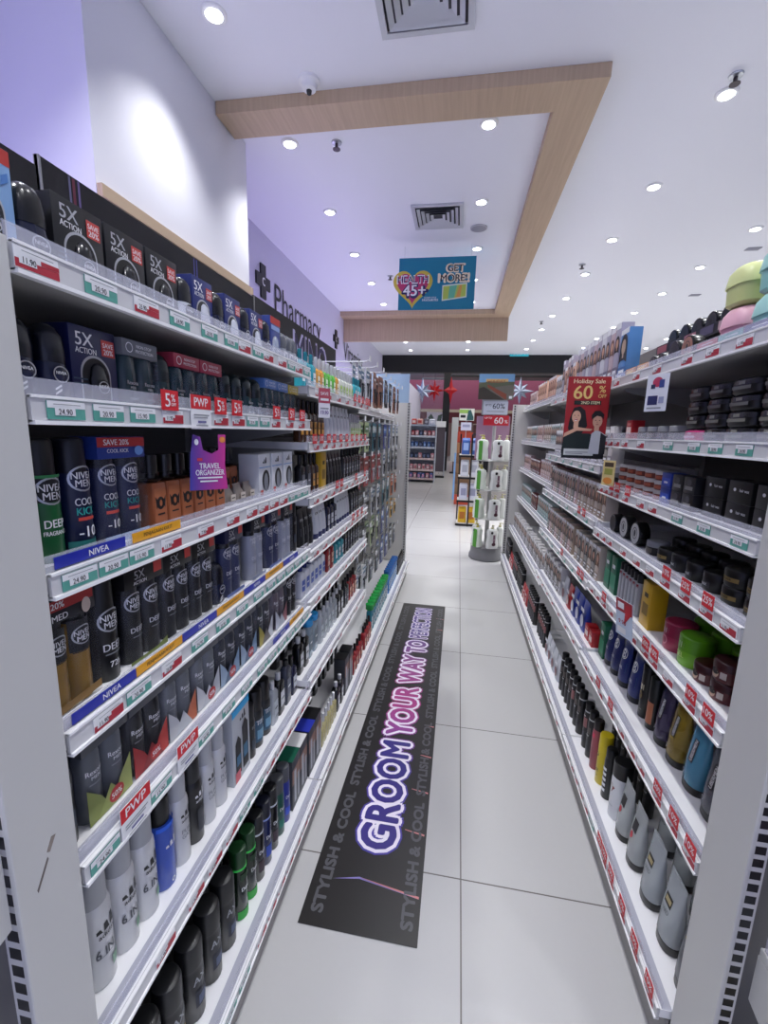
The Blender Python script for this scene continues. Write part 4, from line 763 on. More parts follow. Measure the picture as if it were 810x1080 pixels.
def row(s, xf, z, loc, items, gap=.003):
    """items: (key, y) or (key, y0, y1, n); products stand with their faces on x = xf"""
    for it in items:
        key = it[0]; ys = [it[1]] if len(it) == 2 else [it[1]+(it[2]-it[1])*(i+.5)/it[3] for i in range(it[3])]
        for i, y in enumerate(ys):
            key = it[0].split('|')[i % len(it[0].split('|'))]; place(key, xf+dep(key), y, z+.0302, loc, s, random.uniform(-.03, .03) if wid(key) < .07 else 0)
def loc(side, bay_, sh): return f'along the {side} {bay_} bay\'s {sh} shelf'
SH = ['top', 'second', 'third', 'fourth', 'fifth', 'sixth', 'bottom']
def run(s, side, bay_, lv, i, off, items):
    z, xf = lv[i] if i < len(lv) else (.112, .46 if s < 0 else .552)
    nm = 'bottom' if i >= len(lv) else SH[i]
    row(s, xf+off, z, loc(side, bay_, nm), items)
LN = ('left', 'near')
# --- left near bay
run(-1, *LN, L1L, 0, .04, [('ar_ice', .468), ('ro_black', .53), ('ar_black', .602), ('ar_black', .692), ('ar_black', .782), ('ro_white', .848), ('ar_blue', .909), ('ro_black', .971), ('ar_blue', 1.034), ('ro_navy', 1.097), ('ar_blue', 1.16), ('ro_navy', 1.223), ('ar_red', 1.283), ('ro_grey', 1.343), ('ro_grey', 1.388), ('ro_grey', 1.427)])
run(-1, *LN, L1L, 1, .035, [('ro_navy', .487), ('ro_navy', .535), ('ar_navy', .604), ('tr_grey', .692), ('ro_teal', .758), ('tr_red', .822), ('tr_red', .909), ('ro_teal', .955, 1.17, 4), ('tr_blue', 1.215), ('tr_blue', 1.302), ('tr_yellow', 1.39)])
run(-1, *LN, L1L, 2, .04, [('nv_green', .508), ('nv_navy', .56), ('tw_save', .64), ('amber', .703, .955, 6), ('ad_white', 1.175), ('ad_white', 1.262), ('ad_white', 1.35)])
row(-1, .60, 1.278, 'behind the foil packs, left near bay third shelf', [('amber', .97, 1.13, 4)])
row(-1, .545, 1.278, loc('left', 'near', 'third'), [('sachet', .975, 1.13, 3)])
run(-1, *LN, L1L, 3, .04, [('tw_gold', .515), ('nv_deep', .588), ('f5_olive', .67), ('f5_black', .766), ('f5_black', .857), ('ro_navy', .926), ('f5_navy', .99), ('f5_silver', 1.125), ('f5_navy', 1.24), ('f5_silver', 1.34), ('sl_black', 1.413)])
run(-1, *LN, L1L, 4, .04, [('sl_black', .478), ('rx_green', .555), ('rx_red', .655), ('rx_orange', .752), ('rx_white', .85), ('rx_blue', .948), ('rx_blue', 1.05), ('rx_yellow', 1.16), ('rx_pink', 1.275), ('f5_black', 1.385)])
run(-1, *LN, L1L, 5, .05, [('bw_white', .472), ('bw_white', .53), ('bw_white', .588), ('bw_white', .645), ('bw_blue', .702), ('bw_slim', .756), ('bw_black', .81), ('bw_slim', .864), ('bw_slim', .918), ('ad_cyan', 1.01), ('sl_black', 1.085), ('ti_blue', 1.136), ('ti_blue', 1.194), ('fb_clear', 1.245), ('fb_black', 1.3), ('fb_grey', 1.36), ('fb_navy', 1.418)])
run(-1, *LN, L1L, 6, .055, [('ax_black', .51), ('ax_black', .58), ('ax_gold', .65), ('ax_black', .725), ('ax_black', .8), ('ax_black', .872), ('gn_green', .944), ('gn_green', 1.0), ('gn_black', 1.052), ('gn_navy', 1.104), ('gn_black', 1.156), ('gn_teal', 1.208), ('gn_royal', 1.26), ('cd_green', 1.33), ('cd_white', 1.408)])
row(-1, .614, .5, 'at back of the left near bay\'s sixth shelf', [('bw_black', .5, .94, 6)])
row(-1, .614, .112, 'at back of the left near bay\'s bottom shelf', [('ax_black', .53, .9, 5), ('gn_black', .95, 1.27, 5)])
# --- left second bay
L2N = ('left', 'second')
run(-1, *L2N, L2L, 0, .04, [('fb_teal', 1.485, 1.66, 3), ('fb_orange', 1.66, 1.76, 2), ('fb_green', 1.76, 1.93, 3), ('fb_orange', 1.955), ('fb_lime', 1.99, 2.25, 5), ('fb_teal', 2.28, 2.44, 3)])
run(-1, *L2N, L2L, 1, .04, [('fb_brown', 1.475, 1.76, 6), ('tb_white', 1.79, 2.2, 7), ('fb_lime', 2.2, 2.45, 5)])
run(-1, *L2N, L2L, 2, .04, [('fb_dark', 1.475, 1.6, 2), ('fb_brown', 1.6, 1.69, 2), ('bx_yellow', 1.745), ('tb_dark', 1.8, 2.05, 5), ('fb_dark', 2.06, 2.45, 7)])
run(-1, *L2N, L2L, 3, .04, [('tb_dark', 1.48, 1.63, 3), ('tb_white', 1.65, 1.8, 3), ('fb_navy', 1.8, 1.96, 3), ('tb_white', 1.97, 2.21, 5), ('fb_dark', 2.22, 2.45, 4)])
run(-1, *L2N, L2L, 4, .04, [('fb_white', 1.475, 1.78, 6), ('fb_red', 1.8, 1.92, 2), ('fb_teal', 1.93, 2.1, 3), ('fb_dark', 2.1, 2.45, 6)])
run(-1, *L2N, L2L, 5, .05, [('fb_black', 1.475, 1.6, 2), ('fb_cyan', 1.6, 1.73, 2), ('fb_clear', 1.74, 2.02, 5), ('fb_black', 2.02, 2.14, 2), ('fb_dark', 2.16, 2.25, 2), ('fb_red', 2.26, 2.44, 3)])
run(-1, *L2N, L2L, 6, .05, [('cd_blue', 1.493), ('cd_black', 1.572), ('fb_gold', 1.62, 1.86, 6), ('fb_black', 1.86, 2.0, 2), ('cd_black', 2.05), ('cd_black', 2.14), ('fb_red', 2.2, 2.45, 4)])
for i, ks in ((3, 'tb_dark|fb_dark'), (4, 'fb_dark|fb_black'), (5, 'fb_dark|fb_black'), (6, 'fb_black|fb_dark')):
    row(-1, .66, L2L[i][0] if i < 6 else .112, f'at back of the left second bay\'s {SH[i]} shelf', [(ks, 1.48, 2.44, 12)])
row(-1, .66, .836, 'at back of the left near bay\'s fifth shelf', [('sl_black', .5, 1.42, 14)])
# --- left pegboard bays: base stock, then cards on prongs
for y0, y1, nm in ((2.5, 3.44, 'third'), (3.5, 4.45, 'farthest')):
    run(-1, 'left', nm, [], 9, .05, [('fb_red', y0, y0+.22, 4), ('fb_gcap', y0+.25, y1, 11)] if nm == 'third' else [('fb_bluebox', y0, y0+.5, 8), ('fb_dark', y0+.52, y1, 7)])
PEG = []
def peg(y, z, key, where, n=3, x0=.62):
    i = sum(1 for q in PEG if q == where)+1; PEG.append(where)
    r = root('display_prong', f'{ordw(i)} chrome wire prong {where}', 'prong', (-XB+(.0265 if z > 1.8 and y < 3.3 else .004), y, z), group='chrome prongs on the left pegboard')
    MB().tube([(.0, 0, 0), (.36, 0, 0), (.385, 0, .012)], .003, SILV).obj('wire', r); MB().box(0, .006, -.02, .02, -.02, .03, STEEL2).obj('back_plate', r)
    MB().box(.385, .387, -.02, .02, .0, .03, WT).obj('ticket_holder', r)
    for j in range(n):
        place(key, XB-.35+.035*j, y, z-.0138, f'on prongs {where}', -1, random.uniform(-.06, .06))
for z, ks in ((1.9, ('bl_white', 'bl_brown', 'bl_dark', 'bl_brown')), (1.56, ('bl_green', 'bl_teal', 'bl_blue', 'bl_white')), (1.34, ('bl_red', 'bl_red', 'bl_white', 'bl_dark')), (1.1, ('bl_dark', 'bl_white', 'bl_teal', 'bl_orange')), (.86, ('bl_dark', 'bl_green', 'bl_blue', 'bl_yellow')), (.6, ('bl_white', 'bl_dark', 'bl_blue', 'bl_dark'))):
    nm = {1.9: 'above the pegboard shelf', 1.56: 'in the first row below the pegboard shelf', 1.34: 'in the second row below the pegboard shelf', 1.1: 'in the third row below the pegboard shelf', .86: 'in the fourth row below the pegboard shelf', .6: 'in the lowest row of the pegboard'}[z]
    for j, k in enumerate(ks):
        for q in range(2): peg(2.62+.235*(2*j+q), z, k, nm, 2)
# --- right near bay
RN = ('right', 'near')
z1 = 1.692
row(1, .615, z1, loc('right', 'near', 'top'), [('pt_mint', 1.112)])
for k, y, zz in (('pt_pink', 1.238, 0), ('pt_lime', 1.238, .0935), ('pt_mint', 1.112, .0935), ('pt_pink', 1.172, .0935), ('pt_pink', 1.172, 0)):
    place(k, .662 if y != 1.172 else .76, y, z1+.0302+zz, loc('right', 'near', 'top'), 1, 0, suffix=', upper of a pair' if zz else '')
row(1, .625, z1, loc('right', 'near', 'top'), [('rt_brown', 1.44), ('rt_black', 1.52), ('rt_small', 1.58, 1.7, 2), ('bx_orange', 1.76), ('bx_orange', 1.87)])
tr = root('display_riser', 'black sloping display riser holding round wax tins on the right near bay', 'display riser', (.78, 1.52, z1+.0302))
parts(tr, [('side_panel', MB().add([(-.07, .36, 0), (.1, .36, 0), (.1, .36, .16), (.0, .36, .1), (-.07, .366, 0), (.1, .366, 0), (.1, .366, .16), (.0, .366, .1)], [(0, 1, 2, 3), (7, 6, 5, 4), (0, 3, 7, 4), (3, 2, 6, 7), (1, 5, 6, 2), (0, 4, 5, 1)], BLACK)),
           ('tray', MB().box(-.06, .1, -.14, .36, .094, .1, BLACK)), ('back_board', MB().box(.095, .1, -.14, .36, 0, .094, BLACK)), ('tray_lip', art(MB().box(-.066, -.06, -.14, .36, .085, .118, M('2a2a2e')).move(0, 0, 0, PI), [('p', -.35+.1*i, -.275+.1*i, .09, .114, M(c)) for i, c in enumerate(('9a5a62', '3a3a44', 'a8707a', '55506a', 'b89aa0'))], x=.066).move(0, 0, 0, PI))])
for i, y in enumerate((1.42, 1.505, 1.59, 1.675, 1.76, 1.845)): place(('rt_brown', 'rt_black')[i > 0], .765, y, z1+.0302+.1005, 'on the black display riser', 1)
row(1, .6, z1, loc('right', 'near', 'top'), [('bx_green', 1.88)]) if 0 else None
row(1, .65, 1.467, loc('right', 'near', 'second'), [])
for st, (k, y) in enumerate((('tn_grey', 1.03), ('tn_grey', 1.145), ('tn_black', 1.25), ('tn_black', 1.35))):
    for q in range(4):
        kk = 'tn_pink' if q == 0 and st == 3 else k
        place(kk, .66, y, 1.467+.0302+.0362*q, 'on the right near second shelf', 1, 0, suffix=['', ', second in pile', ', third in pile', ', topmost in pile'][q])
run(1, *RN, R1L, 1, .05, [('jr_silver', 1.44, 1.76, 4), ('bx_red', 1.82), ('jr_black', 1.86, 1.92, 1)])
row(1, .73, 1.467, 'at back of the right near bay\'s second shelf', [('jr_black', 1.42, 1.74, 4), ('bx_dark', 1.78, 1.9, 2)])
for st, (k, y) in enumerate((('bx_black', 1.0), ('bx_black', 1.1), ('bx_black', 1.2), ('bx_dark', 1.3), ('bx_dark', 1.365), ('bx_blue', 1.435))):
    for q in range(2): place(k, .645 if k != 'bx_black' else .66, y, 1.281+.0302+(.0505 if k == 'bx_black' else .0455)*q, 'on the right near third shelf', 1, 0, suffix=', topmost in pile' if q else '')
for y in (1.52, 1.6, 1.68, 1.76, 1.84):
    for q in range(3): place('jr_white', .66, y, 1.281+.0302+.0305*q, 'on the right near third shelf', 1, suffix=['', ', middle of pile', ', topmost in pile'][q])
row(1, .74, 1.281, 'at back of the right near bay\'s third shelf', [('bx_black', .98, 1.25, 3), ('bx_dark', 1.27, 1.48, 3)])
row(1, .76, 1.467, 'at back of the right near bay\'s second shelf', [('tn_grey', 1.02, 1.4, 3)])
for y in (1.0, 1.085):
    for q in range(2): place('jr_gold', .66, y, 1.1+.0302+.0425*q, 'on the right near fourth shelf', 1, suffix=', upper of a pair' if q else '')
run(1, *RN, R1L, 3, .045, [('jr_black', 1.17), ('jr_black', 1.255), ('jr_black', 1.34), ('jr_gold', 1.43), ('jr_silver', 1.515), ('rt_white', 1.625), ('rt_white', 1.735), ('rt_black', 1.85)])
row(1, .72, 1.1, 'at back of the right near bay\'s fourth shelf', [('jr_black', 1.15, 1.6, 5)])
for st, y in enumerate((.99, 1.075)):
    for q in range(2): place('jr_red', .665, y, .863+.0302+.0505*q, 'on the right near fifth shelf', 1, suffix=', upper of a pair' if q else '')
run(1, *RN, R1L, 4, .05, [('jr_red', 1.155), ('jr_green', 1.24), ('jr_pink', 1.33), ('bx_yellow', 1.48), ('sv_tube', 1.55, 1.74, 6), ('bx_green', 1.79), ('bx_green', 1.86)])
row(1, .72, .863, 'at back of the right near bay\'s fifth shelf', [('jr_green', 1.12, 1.4, 3)])
run(1, *RN, R1L, 5, .075, [('tb_grey', .985), ('tb_grey', 1.07), ('tb_blue', 1.165), ('tb_gold', 1.265), ('tb_purple', 1.35), ('hs_amber', 1.42), ('hs_tall', 1.482), ('tb_bgreen', 1.575), ('tb_bteal', 1.675), ('tb_bnavy', 1.76), ('tb_bnavy', 1.835), ('bx_green', 1.895)])
row(1, .735, .538, 'at back of the right near bay\'s sixth shelf', [('tb_grey', 1.0, 1.28, 3), ('tb_bnavy', 1.4, 1.85, 5)])
run(1, *RN, R1L, 6, .062, [('tg_navy', .985), ('tg_clear', 1.09), ('tg_clear', 1.205), ('tg_red', 1.32), ('tg_red', 1.42), ('hs_white', 1.505), ('hs_bw', 1.59), ('hs_yellow', 1.665), ('hs_red', 1.745), ('hs_dark', 1.81), ('hs_rose', 1.87)])
row(1, .735, .112, 'at back of the right near bay\'s bottom shelf', [('tg_clear', 1.0, 1.45, 4), ('hs_dark', 1.5, 1.9, 7)])
# --- right second bay
RS = ('right', 'second')
run(1, *RS, R2L, 0, .05, [('dy_blue', 1.985), ('dy_lilac|dy_mauve|dy_lilac|dy_tall', 2.04, 2.72, 11), ('dy_peach|dy_lilac|dy_mauve', 2.75, 3.07, 5)])
run(1, *RS, R2L, 1, .045, [('dy_white|dy_ash', 1.96, 2.3, 6), ('dy_lilac|dy_mauve', 2.32, 2.7, 6), ('dy_grey', 2.72, 3.06, 6)])
run(1, *RS, R2L, 2, .045, [('dy_beige|dy_brown', 1.95, 2.4, 8), ('dy_pink|dy_ash|dy_beige', 2.42, 3.08, 11)])
run(1, *RS, R2L, 3, .045, [('dy_beige|dy_ash', 1.95, 2.36, 7), ('dy_brown|dy_pink|dy_ash', 2.4, 3.08, 12)])
run(1, *RS, R2L, 4, .05, [('bx_red', 1.935, 2.06, 2), ('pc_blue', 2.07, 2.35, 3), ('pc_red', 2.36, 2.45, 1), ('pc_white', 2.46, 2.56, 1), ('dy_white|dy_ash', 2.58, 3.07, 9)])
run(1, *RS, R2L, 5, .06, [('hs_dark', 1.935, 2.05, 2), ('hs_rose', 2.055, 2.11, 1), ('hs_dark', 2.11, 2.35, 4), ('pc_white', 2.37, 2.75, 4), ('hs_rose', 2.78, 3.05, 5)])
# --- right far bays
for nm, y0 in (('third', 3.13), ('farthest', 4.12)):
    run(1, 'right', nm, R3L, 0, .045, [('dy_violet', y0, y0+.28, 4), ('dy_white', y0+.3, y0+.6, 5), ('dy_peach', y0+.62, y0+.92, 4)] if nm == 'third' else [('dy_peach', y0, y0+.45, 5), ('dy_pink', y0+.5, y0+.92, 5)])
    run(1, 'right', nm, R3L, 1, .045, [('dy_pink', y0, y0+.3, 4), ('dy_teal', y0+.32, y0+.62, 5), ('dy_beige', y0+.64, y0+.94, 4)])
    run(1, 'right', nm, R3L, 2, .045, [('dy_red', y0, y0+.5, 7), ('dy_pink', y0+.52, y0+.94, 6)])
    run(1, 'right', nm, R3L, 3, .045, [('dy_red', y0, y0+.3, 4), ('dy_teal', y0+.32, y0+.94, 9)])
    run(1, 'right', nm, R3L, 4, .045, [('dy_white|dy_ash|dy_grey', y0, y0+.94, 15)])
    run(1, 'right', nm, R3L, 5, .05, [('hs_rose', y0, y0+.3, 6), ('pc_red', y0+.34, y0+.62, 3), ('hs_dark', y0+.65, y0+.94, 6)])
# ------------------------------------------------------------------ tickets and flags on the rails
def tick(key, s, xf, y, z, where, out=.0012): return place(key, xf-out, y, z, where, s, group='tickets')
def rail(s, side, nm, lv, i, spec):
    z, xf = lv[i] if i < len(lv) else (.112, .46 if s < 0 else .552); w = f'on the {side} {nm} bay\'s {"bottom" if i >= len(lv) else SH[i]} rail'
    for q, (k, y) in enumerate(spec):
        kk = {'r': 'tr%d' % (q % 3), 't': 'tt%d' % (q % 3)}.get(k, k)
        if k in 'rt': tick(kk, s, xf, y, z+.004, w)
        elif k == 'pwp': place(k, xf-.0026, y, z+.033, w, s, group='promotion cards')
        elif k.startswith('strip'): place(k, xf+.0085, y, z+.0315+.02, w, s, group='shelf strips')
        else: place(k, xf-.0042, y, z+.026, w, s, group='discount flags')
def ev(k, y0, y1, n): return [(k, y0+(y1-y0)*(i+.5)/n) for i in range(n)]
LNr = lambda i, sp: rail(-1, 'left', 'near', L1L, i, sp)
LNr(0, [('r', .48), ('t', .575), ('r', .665), ('t', .75), ('t', .845), ('t', .93), ('r', .99), ('t', 1.06), ('r', 1.12), ('r', 1.21), ('t', 1.28), ('r', 1.34), ('t', 1.41)])
LNr(1, [('t', .5), ('t', .57), ('t', .64), ('r', .715), ('fl5', .705), ('pwp', .80), ('r', .875), ('fl5', .87), ('r', .95), ('fl5', .94), ('t', 1.02), ('t', 1.09), ('r', 1.16), ('fl5', 1.16), ('r', 1.26), ('fl5', 1.27), ('r', 1.36), ('fl5', 1.36)])
LNr(2, [('t', .495), ('t', .555), ('t', .615), ('r', .69), ('r', .80), ('r', .91)]+ev('r', .97, 1.24, 4)+ev('t', 1.25, 1.42, 3))
for y in (.53,): place('strip_blue', .5085, y, 1.278+.0335, 'along the front lip of the left near third shelf', -1)
place('strip_yellow', .5085, .67, 1.278+.0335, 'along the front lip of the left near third shelf', -1)
for i, y in enumerate((.53, .655, .78, .905, 1.03, 1.155, 1.28)): place(('strip_blue', 'strip_yellow')[i % 2], .5085, y, 1.052+.0335, 'along the front lip of the left near fourth shelf', -1)
for i, y in enumerate((1.2, 1.33)): place(('strip_blue', 'strip_yellow')[i % 2], .5085, y, .836+.0335, 'along the front lip of the left near fifth shelf', -1)
for c, y, l in (('c0404a', 1.30, 'red'), ('5fa8a0', 1.20, 'teal'), ('2c2f7a', 1.10, 'navy')):
    b = MB().box(-.0006, .0006, -.048, .048, 0, .028, M(c, .4)); art(b, [('p', -.03, .02, .012, .015, WT), ('p', -.02, .03, .019, .021, WT)], x=.0006).move(0, 0, 0, PI)
    o = tag(b.obj('brand_strip'), f'{l} strip in front of the pastel domed tubs on the right top shelf', 'shelf strip', 'coloured strips before the pastel tubs'); o.location = (.6105, y, 1.692+.031)
LNr(3, [('r', .52), ('t', .585), ('r', .67), ('t', .76), ('t', .85), ('t', .94), ('t', 1.03)]+ev('t', 1.07, 1.42, 5))
LNr(4, [('t', .49), ('pwp', .555), ('t', .62), ('pwp', .70), ('t', .765), ('t', .86), ('t', .95), ('t', 1.04)]+ev('t', 1.07, 1.42, 5))
LNr(5, [('r', .6), ('r', .7), ('r', .775), ('r', .85), ('t', .92), ('t', 1.0), ('r', 1.08)]+ev('r', 1.12, 1.43, 5))
LNr(6, ev('t', .5, .85, 5)+ev('r', .88, 1.43, 8))
for i, n in ((0, 7), (1, 9), (2, 9), (3, 9), (4, 7), (5, 6), (6, 6)): rail(-1, 'left', 'second', L2L, i, ev('r', 1.47, 2.45, n)+([('fl5', y) for y in (2.1, 2.19, 2.28, 2.37, 2.43)] if i == 0 else [('fl10', y) for y in (1.5, 1.58, 1.67, 1.75, 1.85, 1.95, 2.05, 2.15, 2.25, 2.35)] if i == 1 else [('fl10', y) for y in (1.8, 1.87, 2.15, 2.36)] if i == 2 else [('fl10', y) for y in (2.1, 2.2, 2.3)] if i == 3 else []))
for y0, nm in ((2.5, 'third'), (3.5, 'farthest')): rail(-1, 'left', nm, [], 6, ev('r', y0, y0+.94, 5))
RNr = lambda i, sp: rail(1, 'right', 'near', R1L, i, sp)
RNr(0, [('r', 1.08), ('r', 1.2), ('r', 1.32), ('r', 1.5), ('r', 1.66), ('r', 1.85)])
RNr(1, [('t', 1.02), ('t', 1.125), ('t', 1.22), ('t', 1.36), ('r', 1.55), ('r', 1.69), ('r', 1.77), ('r', 1.84), ('r', 1.905)])
RNr(2, [('t', .985), ('t', 1.12), ('t', 1.25), ('r', 1.4), ('r', 1.49), ('r', 1.62), ('fl20', 1.60), ('r', 1.71), ('fl20', 1.70), ('fl20', 1.76), ('r', 1.77), ('r', 1.83), ('r', 1.89)])
RNr(3, [('r', .97), ('r', 1.055), ('fl25', 1.05), ('r', 1.155), ('fl25', 1.15), ('r', 1.26), ('fl10', 1.255), ('r', 1.36), ('r', 1.46), ('r', 1.58), ('r', 1.72), ('r', 1.79), ('r', 1.87)])
RNr(4, [('r', .985), ('fl10', .98), ('r', 1.06), ('fl10', 1.055), ('r', 1.17), ('r', 1.26), ('fl10', 1.255), ('r', 1.32), ('fl20', 1.315), ('r', 1.41), ('r', 1.5), ('fl15', 1.5), ('r', 1.62), ('fl15', 1.7), ('r', 1.7), ('r', 1.78), ('r', 1.86)])
RNr(5, [('r', .965), ('fl10', .96), ('r', 1.045), ('fl10', 1.04), ('r', 1.135), ('fl20', 1.13), ('r', 1.24), ('r', 1.31), ('r', 1.4), ('r', 1.5), ('fl15', 1.51), ('r', 1.62), ('fl10', 1.65), ('r', 1.74), ('r', 1.82)])
RNr(6, [('r', .975), ('fl10', .975), ('r', 1.07), ('fl10', 1.07), ('r', 1.165), ('fl10', 1.165), ('r', 1.26), ('fl10', 1.26), ('r', 1.33), ('fl10', 1.325), ('fl10', 1.375), ('t', 1.47), ('r', 1.54), ('r', 1.61), ('r', 1.68), ('r', 1.75), ('r', 1.82)])
for i, n in ((0, 5), (1, 6), (2, 6), (3, 7), (4, 7), (5, 6)): rail(1, 'right', 'second', R2L, i, ev('t' if i in (1, 2, 3) else 'r', 1.96, 3.06, n)+([('fl15', 2.0), ('fl15', 2.06), ('fl15', 2.4)] if i == 3 else [('fl10', 2.08), ('fl10', 2.16)] if i == 2 else []))
# ------------------------------------------------------------------ cards and posters fixed to the shelves
b = MB(); r = root('holiday_sale_poster', 'red 60% sale poster with two people, hung on the right shelving', 'poster', (.494, 1.9, 1.575)); r.rotation_euler = (0, 0, -PI/2-.04)
def fl(ops, x): return art(MB(), ops, x=x)
MB().box(-.002, .002, -.079, .079, -.16, .16, M('a51f22', .4)).obj('board', r, False)
fl([('t', 'Holiday Sale', 0, .14, .022, M('f0dcb0'), .14), ('t', '60', -.02, .1, .052, M('e8c878'), .085), ('t', '%', .05, .112, .026, M('e8c878'), .03), ('t', 'OFF', .052, .086, .014, M('e8c878'), .03), ('p', -.05, .05, .052, .068, M('1c2a20')), ('t', '2ND ITEM', .01, .06, .011, M('f0dcb0'), .075)], .002).obj('headline', r, False)
sk = M('d9a88c'); hr = M('1c1412')
fl([('g', [(-.06, .0), (-.064, -.04), (-.05, -.07), (-.01, -.06), (.008, -.03), (-.005, .03), (-.025, .046), (-.048, .04)], hr), ('o', -.036, .005, .017, .024, sk), ('p', -.044, -.026, -.04, -.012, sk), ('g', [(-.082, -.14), (-.078, -.075), (-.05, -.06), (.02, -.06), (.045, -.08), (.05, -.14)], M('16302a')), ('g', [(-.08, -.078), (-.03, -.05), (.02, -.05), (.03, -.043), (-.03, -.035), (-.075, -.06)], sk), ('g', [(-.03, -.008), (-.04, -.012), (-.042, -.005), (-.036, -.002)], WT),
    ('o', -.043, .01, .0022, .0016, hr), ('o', -.029, .01, .0022, .0016, hr), ('o', -.036, -.006, .006, .0022, M('b04848')), ('g', [(-.037, .006), (-.034, .0), (-.038, .0)], M('b88068')), ('o', .044, -.012, .018, .024, sk), ('o', .037, -.008, .0022, .0016, hr), ('o', .051, -.008, .0022, .0016, hr), ('o', .044, -.024, .0055, .0018, M('a85a50')), ('g', [(.043, -.011), (.046, -.018), (.041, -.018)], M('b88068')), ('g', [(.022, -.005), (.02, .012), (.03, .028), (.05, .03), (.066, .016), (.066, -.005), (.058, .006), (.04, .01)], hr), ('p', .034, .052, -.05, -.03, sk), ('g', [(.02, -.14), (.026, -.06), (.04, -.048), (.056, -.05), (.08, -.065), (.082, -.14)], M('c9ccd0')), ('g', [(.06, -.14), (.06, -.055), (.082, -.07), (.082, -.14)], M('26282e'))], .0025).obj('people_picture', r, False)
fl([('p', -.08, .08, -.16, -.128, DK), ('p', -.072, .04, -.148, -.122, M('d0d4d0')), ('p', -.066, .02, -.136, -.133, GR), ('p', -.066, .0, -.142, -.139, GR)], .003).obj('footer_print', r, False)
r = root('travel_organizer_hanger', 'purple-pink TRAVEL ORGANIZER hang tag below the left second rail', 'hang tag', (-.49, .81, 1.425)); r.rotation_euler = (0, 0, -.75)
def hang_outline(): return [(-.04, -.05), (.034, -.05), (.03, 0), (.033, .06), (.018, .06), (.018, .03), (.005, .022), (-.012, .03), (-.016, .055), (-.03, .06), (-.036, .02)]
MB().slab(hang_outline(), -.0006, .0006, nodes('violet_to_pink_card', lambda nt, b: (lambda tc: nt.links.new(mixc(nt, mth(nt, 'ADD', mth(nt, 'MULTIPLY', tc.outputs[1], 13.), .5), '3a3a9c', 'd0308a'), b.inputs['Base Color']))((lambda t: (nt.links.new(N(nt, 'ShaderNodeTexCoord').outputs['Object'], t.inputs[0]), t)[1])(N(nt, 'ShaderNodeSeparateXYZ'))))).obj('card', r, False)
fl([('t', 'TRAVEL', 0, -.002, .011, WT, .04), ('t', 'ORGANIZER', 0, -.015, .011, WT, .055), ('p', -.024, .024, -.027, -.024, WT), ('p', -.02, .014, -.034, -.031, WT), ('o', .026, .05, .006, .006, M('e08a3a')), ('p', -.024, -.014, .008, .014, M('c0304a')), ('o', -.024, .045, .004, .006, WT)], .0006).obj('printing', r, False)
def card(name, label, cat, p, rz, w, h, c, ops, tilt=0.):
    r = root(name, label, cat, p); r.rotation_euler = (0, tilt, rz); MB().box(-.0007, .0007, -w/2, w/2, -h/2, h/2, M(c, .4), .0003).obj('card', r, False)
    fl(ops, .0008).obj('printing', r, False); return r
card('promotion_card', 'tilted red and white price card hung on the left second bay\'s top rail', 'promotion card', (-.47, 1.51, 1.592), -.6, .05, .1, 'e6e4ea', [('p', -.025, .025, .0, .05, M('b04a5c')), ('t', 'SAVE', 0, .032, .011, WT, .036), ('p', -.018, .018, .008, .016, WT), ('p', -.018, .018, -.02, -.016, GR), ('t', '19.90', 0, -.032, .012, M('5a3a8a'), .036)])
card('promotion_card', 'white die-cut card with a dark picture below the right near top rail', 'promotion card', (.555, 1.42, 1.632), PI+.5, .07, .105, 'dfe2ea', [('o', .0, .03, .016, .014, M('b83a5a')), ('p', -.02, -.006, .012, .024, M('2a3050')), ('p', .006, .022, .014, .036, M('3a4a8a')), ('p', -.026, .006, -.034, -.008, M('252a5c')), ('p', .01, .026, -.03, -.012, M('9aa0c0')), ('p', -.026, .02, -.045, -.041, GR)])
card('promotion_card', 'small yellow and orange wobbler card on the right near third shelf', 'promotion card', (.54, 1.70, 1.375), PI+.5, .055, .09, 'd8c48a', [('p', -.02, .02, .022, .038, M('4a3a2a')), ('p', -.018, .018, -.006, .016, M('9a9a4a')), ('o', .0, -.028, .02, .012, M('d88a3a'))])
card('promotion_card', 'red and pale blue leaning leaflet on the right near fifth shelf', 'promotion card', (.53, 1.37, .955), PI+.3, .075, .12, 'c9d6e6', [('p', -.037, .037, .02, .06, M('a83a44')), ('p', -.028, .0, .03, .05, WT), ('g', [(.0, -.02), (.03, .02), (.03, .05), (.01, .05)], M('c0303a')), ('p', -.028, .01, -.05, -.03, WT), ('t', '9.90', -.006, -.012, .014, M('a8202c'), .04)], .12)
finish_labels()
